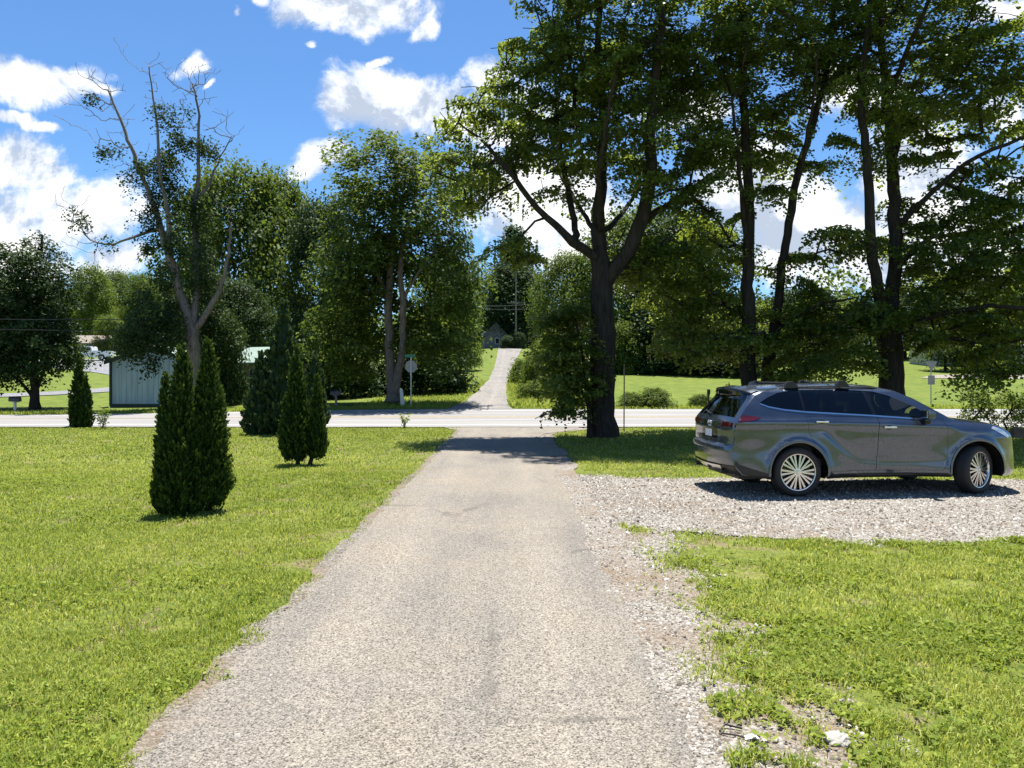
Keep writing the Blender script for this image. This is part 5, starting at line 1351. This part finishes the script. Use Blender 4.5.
for s_ in (-1, 1):
    mb = MB(); mb.prism([(-.40, 1.34), (-.30, 1.74), (.18, 1.76), (.18, 1.32)], .03, Matrix.Translation((0, s_ * .87 - .015, 0))); mb.build('window', M['dkglass'], pk)
    mb = MB(); mb.prism([(.26, 1.32), (.26, 1.76), (.70, 1.74), (1.15, 1.32)], .03, Matrix.Translation((0, s_ * .87 - .015, 0))); mb.build('window', M['dkglass'], pk)
    mb = MB(); mb.box((1.05, s_ * 1.08, 1.33), (.12, .2, .2), bev=.03); mb.build('mirror', M['blackplastic'], pk)
    mb = MB(); mb.box((-2.86, s_ * .86, 1.0), (.06, .16, .36)); mb.build('tail_light', M['redlens'], pk)
    mb = MB(); mb.box((2.84, s_ * .75, .95), (.10, .36, .2)); mb.build('headlight', M['clearlens'], pk)
    for u_ in (-1.75, 1.85):
        wv = bpy.data.objects.new('wheel', None); COL.objects.link(wv); wv.parent = pk; wv.location = (u_, s_ * .84, .40); wv.rotation_euler = (0, 0, 0 if s_ < 0 else PI)
        mb = MB(); mb.lathe([(.22, -.12), (.36, -.13), (.40, -.09), (.40, .09), (.36, .13), (.2, .12)], 24); mb.build('tyre', M['rubber'], wv, True)
        mb = MB(); mb.lathe([(0, -.10), (.10, -.11), (.21, -.125), (.23, -.11)], 24); mb.build('rim', M['alloy'], wv, True)
mb = MB(); mb.box((-1.70, 0, 1.29), (2.2, 1.66, .015)); mb.build('bed_cover', M['blackplastic'], pk)
for x_, nm in ((-2.93, 'rear_bumper'), (2.93, 'front_bumper')):
    mb = MB(); mb.box((x_, 0, .58), (.14, 1.86, .2), bev=.04); mb.build(nm, M['chrome'], pk)
mb = MB(); mb.box((2.905, 0, .92), (.05, 1.1, .32)); mb.build('grille', M['blackplastic'], pk)

# ---- stop sign seen from behind, with a street blade
dG = 37.6
def post_base(px, d): X = PX(px, d); return (X, d, float(T(X, d)) - .02)
b = post_base(411, dG)
sg = thing('stop_sign', 'back of an octagonal road sign on a post at the lane mouth', 'road sign', b)
zc = PZ(366.5, dG) - b[2]
mb = MB(); mb.prism([(.31 * math.cos(R(22.5 + 45 * k)), zc + .31 * math.sin(R(22.5 + 45 * k))) for k in range(8)], .012, Matrix.Translation((0, .04, 0))); mb.build('sign_panel', M['signback'], sg)
mb = MB(); mb.box((0, .0, (zc + .45) / 2), (.055, .035, zc + .45)); mb.build('post', M['galv'], sg)
mb = MB(); mb.box((-.05, 0, zc + .52), (.50, .012, .14)); mb.build('street_blade', M['greensign'], sg)
# ---- yield-type sign beyond the road on the right
dY = 38.6; b = post_base(931, dY)
sg = thing('warning_sign', 'small triangular sign with a plate below, beyond the road on the right', 'road sign', b)
zt = PZ(366, dY) - b[2]
mb = MB(); mb.prism([(0, zt - .28), (.29, zt + .20), (.24, zt + .24), (-.24, zt + .24), (-.29, zt + .20)], .012, Matrix.Translation((0, -.04, 0))); mb.build('sign_panel', M['signback'], sg)
zp = PZ(380, dY) - b[2]
mb = MB(); mb.box((0, -.035, zp), (.34, .012, .46)); mb.build('lower_plate', M['signback'], sg)
mb = MB(); mb.box((0, 0, (zt + .2) / 2), (.05, .035, zt + .2)); mb.build('post', M['galv'], sg)
# ---- thin stake in the near verge, white marker post, mailboxes
b = post_base(624, gdepth(430)); hS = PZ(364, gdepth(430)) - b[2]
mb = MB(); mb.tube([(0, 0, 0), (.01, 0, hS)], .022, 6); mb.box((0, -.02, hS * .55), (.03, .02, hS * .9))
o = mb.build('marker_stake', M['wood'], None, False, b); tag(o, 'thin bare stake standing right of the forked maple trunk', 'stake')
b = post_base(403, 39.0)
mb = MB(); mb.prism([(-.10, 0), (.10, 0), (.055, .86), (.0, .93), (-.09, .86)], .16, Matrix.Translation((0, -.08, 0)) @ Matrix.Rotation(R(-5), 4, 'Y')); o = mb.build('marker_post', M['whitepost'], None, False, b); tag(o, 'short leaning white marker post beside the pale tree stems', 'post')
def mailbox(px, ytop, d, label, pm, bmat):
    b = post_base(px, d); h = PZ(ytop, d) - b[2]; r = thing('mailbox', label, 'mailbox', b, R(0), 'roadside mailboxes')
    mb = MB(); mb.box((0, 0, (h - .25) / 2), (.10, .10, h - .25)); mb.box((0, .02, h - .27), (.16, .45, .04)); mb.build('post', pm, r)
    mb = MB(); pr = [(-.11, 0), (.11, 0)] + [(.11 * math.cos(PI * k / 10), .12 + .11 * math.sin(PI * k / 10)) for k in range(11)]
    mb.prism(pr, .52, Matrix.Translation((-.26, -.0, h - .245)) @ Matrix.Rotation(R(-90), 4, 'Z')); bx = mb.build('box', bmat, r, True)
    mb = MB(); mb.box((.1, -.125, h - .10), (.03, .015, .16)); mb.build('flag', M['redlens'], bx)
    return r
mailbox(15, 396.5, 38.0, 'grey mailbox on pale wooden post under the dark left tree', M['whitepost'], M['mailgrey'])
mailbox(336, 390, 38.2, 'grey mailbox on dark post right of the evergreens', M['polewood'], M['mailgrey'])

# ---- utility poles and their cables
def pole(px, ytop, d, label, arm=1.2, name='utility_pole', rad=.14):
    X = PX(px, d); z = float(T(X, d)) - .05; h = PZ(ytop, d) - z
    r = thing(name, label, 'utility pole', (X, d, z), 0, 'utility poles')
    mb = MB(); mb.tube([(0, 0, 0), (0, 0, h)], [rad, rad * .7], 10); mb.build('pole', M['polewood'], r, True)
    if arm:
        za = PZ(303, d) - z
        mb = MB(); mb.box((0, -.12, za), (arm, .10, .12)); ca = mb.build('crossarm', M['polewood'], r)
        mb = MB()
        for s_ in (-.9, -.3, .3, .9): mb.tube([(s_ * arm / 2, -.12, za + .06), (s_ * arm / 2, -.12, za + .22)], [.05, .035], 7)
        mb.build('insulator', M['galv'], ca)
    return r
pole(516, 272, 124, 'utility pole with crossarm in shade at the lane top', 3.0)
pole(567, 262, 96, 'bare brown pole rising before the yellow green tree', 0)
pole(-70, 250, 37.6, 'roadside utility pole left of the dark tree', 2.0); pole(1240, 230, 38.5, 'roadside utility pole far to the right', 2.0)
def cable(a, b, sag, rad, label, group='overhead cables'):
    pts = [(a[0] + (b[0] - a[0]) * k / 24, a[1] + (b[1] - a[1]) * k / 24, a[2] + (b[2] - a[2]) * k / 24 - sag * 4 * (k / 24) * (1 - k / 24)) for k in range(25)]
    m0 = Vector(pts[0]); mb = MB(); mb.tube([Vector(p) - m0 for p in pts], rad, 5); o = mb.build('overhead_cable', M['wire'], None, True, m0)
    return tag(o, label, 'cable', group)
cable(P(-70, 318, 37.5), P(150, 319, 37.9), .05, .018, 'upper cable crossing the dark left tree')
cable(P(-70, 327, 37.5), P(150, 331, 37.9), .05, .018, 'lower cable crossing the dark left tree')
cable(P(486, 306, 123.9), P(566, 299, 96), .3, .05, 'upper pale cable over the lane top'); cable(P(486, 309, 123.9), P(566, 305, 96), .3, .04, 'lower cable over the lane top')

# ---- timber edging at the right, behind the car nose
b = (PX(1012, 22.6), 22.6, 0)
mb = MB(); mb.box((2.4, 0, .10), (4.8, .16, .15), bev=.015); mb.box((2.35, .01, .245), (4.7, .15, .14), bev=.015); mb.box((.08, 1.2, .12), (.16, 2.2, .2), bev=.015)
o = mb.build('timber_edging', M['timber'], None, False, b); tag(o, 'low brown timber bed edging behind the car nose', 'bed edging')

# ---- litter and stones beside the drive
def lump(name, px, py, size, mat, label, seed, cat, flat=.6):
    d = gdepth(py); rng = np.random.RandomState(seed); bm = bmesh.new(); bmesh.ops.create_icosphere(bm, subdivisions=3, radius=1)
    for v in bm.verts:
        k = 1 + .55 * (vnoise(v.co.x * 1.4 + seed, v.co.y * 1.4 + v.co.z * 1.1, 1.0, seed) - .5) + .3 * (vnoise(v.co.x * 4 + seed, v.co.y * 4 - v.co.z * 3, 1.0, seed + 1) - .5)
        v.co *= k; v.co.x *= size; v.co.y *= size * .8; v.co.z *= size * flat
    me = bpy.data.meshes.new(name); bm.to_mesh(me); bm.free(); me.materials.append(mat)
    o = link(name, me); o.location = (PX(px, d), d, size * flat * .45); o.rotation_euler = (0, 0, seed); return tag(o, label, cat)
lump('stone', 838, 741, .075, M['palerock'], 'pale flat stone lying in the grass at bottom right', 4, 'stone', .35)
d = gdepth(738); mb = MB()
x0 = PX(733, d)
mb.tube([(-.055, .05, .012), (-.01, .11, .02), (.07, .075, .014)], .006, 5); mb.tube([(-.05, .03, .012), (.02, -.005, .016), (.06, -.02, .01)], .005, 5)
tag(mb.build('stick', M['stick'], None, False, (x0, d, 0)), 'bent dark twig on the gravel beside the paper scrap', 'twig')
mb = MB(); mb.poly([(-.035, -.02, .01), (.0, -.028, .022), (.005, .012, .026), (-.03, .02, .012)]); mb.poly([(.0, -.028, .022), (.04, -.012, .010), (.038, .018, .012), (.005, .012, .026)])
o = mb.build('paper_scrap', M['paper'], None, False, (x0 + .085, d - .02, 0)); o.modifiers.new('thick', 'SOLIDIFY').thickness = .003; tag(o, 'crumpled scrap of white paper beside the bent twig', 'litter')
# ================================================================== GRASS, WEEDS, LOOSE STONES
def lawn_ok(x, y):
    """1 where the lawn grows, falling to 0 on the drive, the gravel and the road"""
    edge = 0.10
    left = sstep(0.16, -0.28, x - drive_left(y) + 0.70 * (fbm(x, y, 2.6, 40) - .42))
    bare = 1 - 0.8 * sstep(.60, .70, fbm(x, y, 0.9, 41)) * sstep(-1.2, -.1, x - drive_left(y))
    a = left * bare * (x < 0)
    # patch beside the drive in the foreground
    pl = x - patch_left(y); b = sstep(-.30, .48, pl + .6 * (fbm(x, y, 2.2, 42) - .5)) * sstep(.12, -.25, y - pad_low(x) + .35 * (fbm(x, y, 2.0, 43) - .5))
    b = b * (1 - .8 * sstep(.55, .63, fbm(x, y, 1.1, 47)) * sstep(2.6, .3, pl)) * (x > 0.9) * (y < 10.2)
    b = b * (1 - .85 * sstep(.57, .66, fbm(x, y, 1.6, 71)) )
    tuft = (sstep(.70, .76, fbm(x, y, 1.7, 48)) * (x > 1.02) * (x < 1.7) * (y < 9.5)) * .6
    # verge between the pad and the road
    c = sstep(-.1, .25, x - strip_right(y)) * sstep(-.15, .3, y - pad_high(x)) * (x > .8) * (y > 11)
    tot = np.maximum(np.maximum(a, np.maximum(b, tuft)), c)
    return tot * (y < ROAD0 - .15 + .3 * (fbm(x, y, .8, 44) - .5))
rng = np.random.RandomState(99)
def blades(x, y, h, wd, lv, name, mat, label, cat, bend=1.15):
    n = len(x); z = T(x, y) - .006
    th = rng.uniform(0, 2 * PI, n); ca, sa = np.cos(th), np.sin(th)
    ld = rng.uniform(0, 2 * PI, n); lean = rng.uniform(.15, 1.0, n) * bend * h
    b = np.column_stack([x, y, z]); wv = np.column_stack([ca, sa, 0 * ca]) * (wd * .5)[:, None]
    lv3 = np.column_stack([np.cos(ld) * lean, np.sin(ld) * lean, 0 * ld])
    V = np.empty((n, 5, 3)); V[:, 0] = b - wv; V[:, 1] = b + wv
    mid = b + lv3 * .35 + np.array([0, 0, 1.0]) * (h * .6)[:, None]
    V[:, 2] = mid + wv * .75; V[:, 3] = mid - wv * .75; V[:, 4] = b + lv3 + np.array([0, 0, 1.0]) * (h * np.sqrt(np.clip(1 - (lean / h) ** 2 * .62, .12, 1)))[:, None]
    i = np.arange(n)[:, None] * 5
    Q = np.concatenate([i + 0, i + 1, i + 2, i + 3], 1); Tq = np.concatenate([i + 3, i + 2, i + 4], 1)
    o = link(name, npmesh(name, V.reshape(-1, 3), [Q, Tq], mat, attr=np.concatenate([lv, lv]))); return tag(o, label, cat, None, 'stuff')
def scatter(n, y0, y1, side):
    """random points inside the view (with a margin) on one side of the drive"""
    y = np.sqrt(rng.uniform(y0 ** 2, y1 ** 2, n)); f = .70
    if side < 0: lo = -f * y - 3.2; hi = np.full(n, -1.35)
    else: lo = np.full(n, .95); hi = f * y + 3.2
    x = lo + (hi - lo) * rng.rand(n)
    k = (hi - lo) / (f * y1 + 1.2)
    return x, y
XS, YS, HS, WS, LV = [], [], [], [], []
for (n, y0, y1, side, h, wd) in [(150000, 2.6, 5.5, -1, .050, .0065), (150000, 5.5, 9.5, -1, .048, .008), (135000, 9.5, 16, -1, .046, .012), (100000, 16, 27.2, -1, .05, .02),
                                 (210000, 2.6, 5.6, 1, .070, .0075), (160000, 5.6, 9.6, 1, .068, .010), (75000, 13.0, 19, 1, .05, .014), (60000, 19, 27.2, 1, .055, .02)]:
    x, y = scatter(n, y0, y1, side); w_ = lawn_ok(x, y); cl = .5 * fbm(x, y, 2.6, 45) + .5 * fbm(x, y, 9.0, 52); big = fbm(x, y, .35, 46)
    keep = rng.rand(n) < w_ * np.clip(2.2 * cl - .38, 0.12, 1); x, y, cl, big, w_ = x[keep], y[keep], cl[keep], big[keep], w_[keep]; m = len(x)
    hh = h * rng.uniform(.45, 1.25, m) * (.30 + 1.4 * cl) * (.55 + .45 * w_)
    XS.append(x); YS.append(y); HS.append(hh); WS.append(wd * rng.uniform(.6, 1.4, m))
    LV.append(np.clip(rng.normal(.46, .25, m) + .75 * (big - .5) + .4 * (fbm(x, y, 1.2, 49) - .5) + .45 * (rng.rand(m) < .09), 0, 1))
blades(*map(np.concatenate, (XS, YS, HS, WS, LV)), 'lawn_grass', M['grass'], 'short yellow green mown grass covering the yard', 'grass')
# longer grass along the far verge and the lane banks
XS, YS, HS, WS, LV = [], [], [], [], []
for (n, x0, x1, y0, y1, h, wd) in [(26000, -34, 34, 36.3, 38.2, .16, .03), (26000, -1.0, 4.5, 37, 66, .40, .05), (12000, -8, -1.5, 37, 70, .14, .04)]:
    x = rng.uniform(x0, x1, n); y = rng.uniform(y0, y1, n)
    ll = np.interp(y, ly, xl); lr = np.interp(y, ly, xr); k = ((x < ll - .1) | (x > lr + .12)); x, y = x[k], y[k]; m = len(x)
    XS.append(x); YS.append(y); HS.append(h * rng.uniform(.5, 1.4, m) * (.5 + fbm(x, y, .7, 50))); WS.append(wd * rng.uniform(.6, 1.4, m)); LV.append(np.clip(rng.normal(.5, .2, m), 0, 1))
blades(*map(np.concatenate, (XS, YS, HS, WS, LV)), 'verge_grass', M['grass'], 'rough longer grass on the far verge and lane banks', 'grass')

# broad-leaved weeds in the right patch and sprinkled through the lawn
def weeds(n, y0, y1, side, sz, dens_scale, thr):
    x, y = scatter(n, y0, y1, side); k = (rng.rand(n) < lawn_ok(x, y) * sstep(thr, thr + .15, fbm(x, y, dens_scale, 60))); x, y = x[k], y[k]; m = len(x)
    per = 5; X = np.repeat(x, per) + rng.normal(0, sz * .6, m * per); Y = np.repeat(y, per) + rng.normal(0, sz * .6, m * per)
    c = np.column_stack([X, Y, T(X, Y) + rng.uniform(.012, .055, m * per)])
    nr = np.array([0, 0, 1.0]) + rng.normal(0, .45, (m * per, 3)); LL = sz * rng.uniform(.6, 1.4, m * per)
    V, Q = leaf_quads(c, nr, rng.uniform(0, 2 * PI, m * per), LL, LL * rng.uniform(.45, .8, m * per), .1)
    return V, Q, np.clip(rng.normal(.45, .22, m * per) + rng.normal(0, .12, m).repeat(per), 0, 1)
W_ = [weeds(8000, 2.6, 5.6, 1, .036, 1.3, .42), weeds(8000, 5.6, 9.4, 1, .036, 1.3, .42), weeds(5000, 2.9, 6, -1, .026, .9, .50), weeds(9000, 6, 14, -1, .034, .6, .52), weeds(5000, 13, 25, 1, .05, .6, .5)]
nb = 0; VV, QQ, AA = [], [], []
for V, Q, a in W_: VV.append(V); QQ.append(Q + nb); AA.append(a); nb += len(V)
o = link('lawn_weeds', npmesh('lawn_weeds', np.concatenate(VV), [np.concatenate(QQ)], M['weed'], attr=np.concatenate(AA))); tag(o, 'small broad leaved weeds and clover among the grass', 'weeds', None, 'stuff')

# loose stones on the pad and the shoulder
def stones(x, y, s, name, mats, label):
    n = len(x); base = np.array([(-1, -1, 0), (1, -1, 0), (1, 1, 0), (-1, 1, 0), (-.6, -.6, 1), (.6, -.6, 1), (.6, .6, 1), (-.6, .6, 1)], float)
    fc = np.array([(4, 5, 6, 7), (0, 1, 5, 4), (1, 2, 6, 5), (2, 3, 7, 6), (3, 0, 4, 7)])
    V = base[None] * (1 + rng.uniform(-.35, .35, (n, 8, 3))) * s[:, None, None] * np.array([.5, .5, .55]) * rng.uniform(.6, 1.3, (n, 1, 3))
    a = rng.uniform(0, 2 * PI, n); c, s_ = np.cos(a)[:, None], np.sin(a)[:, None]
    V = np.stack([V[:, :, 0] * c - V[:, :, 1] * s_, V[:, :, 0] * s_ + V[:, :, 1] * c, V[:, :, 2]], -1)
    V[:, :, 2] = np.maximum(V[:, :, 2], 0) - .003
    V += np.column_stack([x, y, T(x, y) + .006])[:, None, :]
    Q = (np.arange(n)[:, None, None] * 8 + fc[None]).reshape(-1, 4)
    o = link(name, npmesh(name, V.reshape(-1, 3), [Q], mats, attr=np.repeat(rng.rand(n), 5))); return tag(o, label, 'gravel', None, 'stuff')
m, t, out = newmat('loose_stone')
a = t.node('ShaderNodeAttribute', attribute_name='lv').outputs['Fac']
principled(t, out, t.ramp(a, [(0, (.09, .07, .055)), (.3, (.18, .16, .135)), (.7, (.32, .30, .265)), (1, (.48, .46, .42))]), .9, 0, None, 0, .2)
n = 66000; x = rng.uniform(1.2, 13.9, n); y = rng.uniform(8.2, 14.3, n)
k = (y > pad_low(x) - .2 * rng.rand(n)) & (y < pad_high(x) + .15 * rng.rand(n)) & (x < .72 * y + 4); x, y = x[k], y[k]
n2 = 15000; x2 = rng.uniform(.72, 2.0, n2); y2 = 2.8 + rng.rand(n2) ** 1.3 * 11.4; k = (x2 > drive_right(y2) - .12 * rng.rand(n2)) & (lawn_ok(x2, y2) < .45 * rng.rand(n2) + .02) & (rng.rand(n2) < .9); x2, y2 = x2[k], y2[k]
n4 = 260; x4 = rng.uniform(-1.7, .85, n4); y4 = 2.9 + 14 * rng.rand(n4) ** 1.5; x2 = np.concatenate([x2, x4]); y2 = np.concatenate([y2, y4])
stones(np.concatenate([x, x2]), np.concatenate([y, y2]), np.concatenate([rng.gamma(3.2, .0040, len(x)), rng.gamma(3.5, .0026, len(x2))]).clip(.004, .05), 'loose_gravel', m, 'loose pale limestone chips on the parking pad and shoulder')

# tall weeds by the road edge
def tall_weed(px, d, h, n, label, lm='weed'):
    X = PX(px, d); z = float(T(X, d)); r = thing('tall_weed', label, 'weed', (X, d, z), 0, 'tall weeds at the road edge'); q = np.random.RandomState(int(px))
    mb = MB(); cs = []
    for k in range(n):
        e = np.array([q.normal(0, h * .22), q.normal(0, h * .12), h * q.uniform(.6, 1.05)]); p0 = np.array([q.normal(0, .04), q.normal(0, .04), 0])
        mb.tube([p0, p0 + (e - p0) * .5 + np.array([0, 0, .05]), e], [.008, .006, .003], 4)
        for u in np.linspace(.2, 1, 9): cs.append(p0 + (e - p0) * u + np.array([0, 0, .05 * 4 * u * (1 - u)]))
    mb.build('stem', M['weed'], r); cs = np.repeat(np.array(cs), 3, 0); m_ = len(cs); cs = cs + q.normal(0, .045, cs.shape)
    L = q.uniform(.08, .17, m_); V, Q = leaf_quads(cs, np.array([0, 0, 1.0]) + q.normal(0, .7, (m_, 3)), q.uniform(0, 6.28, m_), L, L * .32)
    link('foliage', npmesh('foliage', V, [Q], M[lm], attr=np.clip(q.normal(.6, .2, m_), 0, 1)), r)
tall_weed(103, 26.6, .72, 7, 'tall yellow green weed right of the road edge arborvitae', 'shrub')
tall_weed(404, 26.8, .5, 4, 'thin tall weed at the road edge left of the drive mouth')
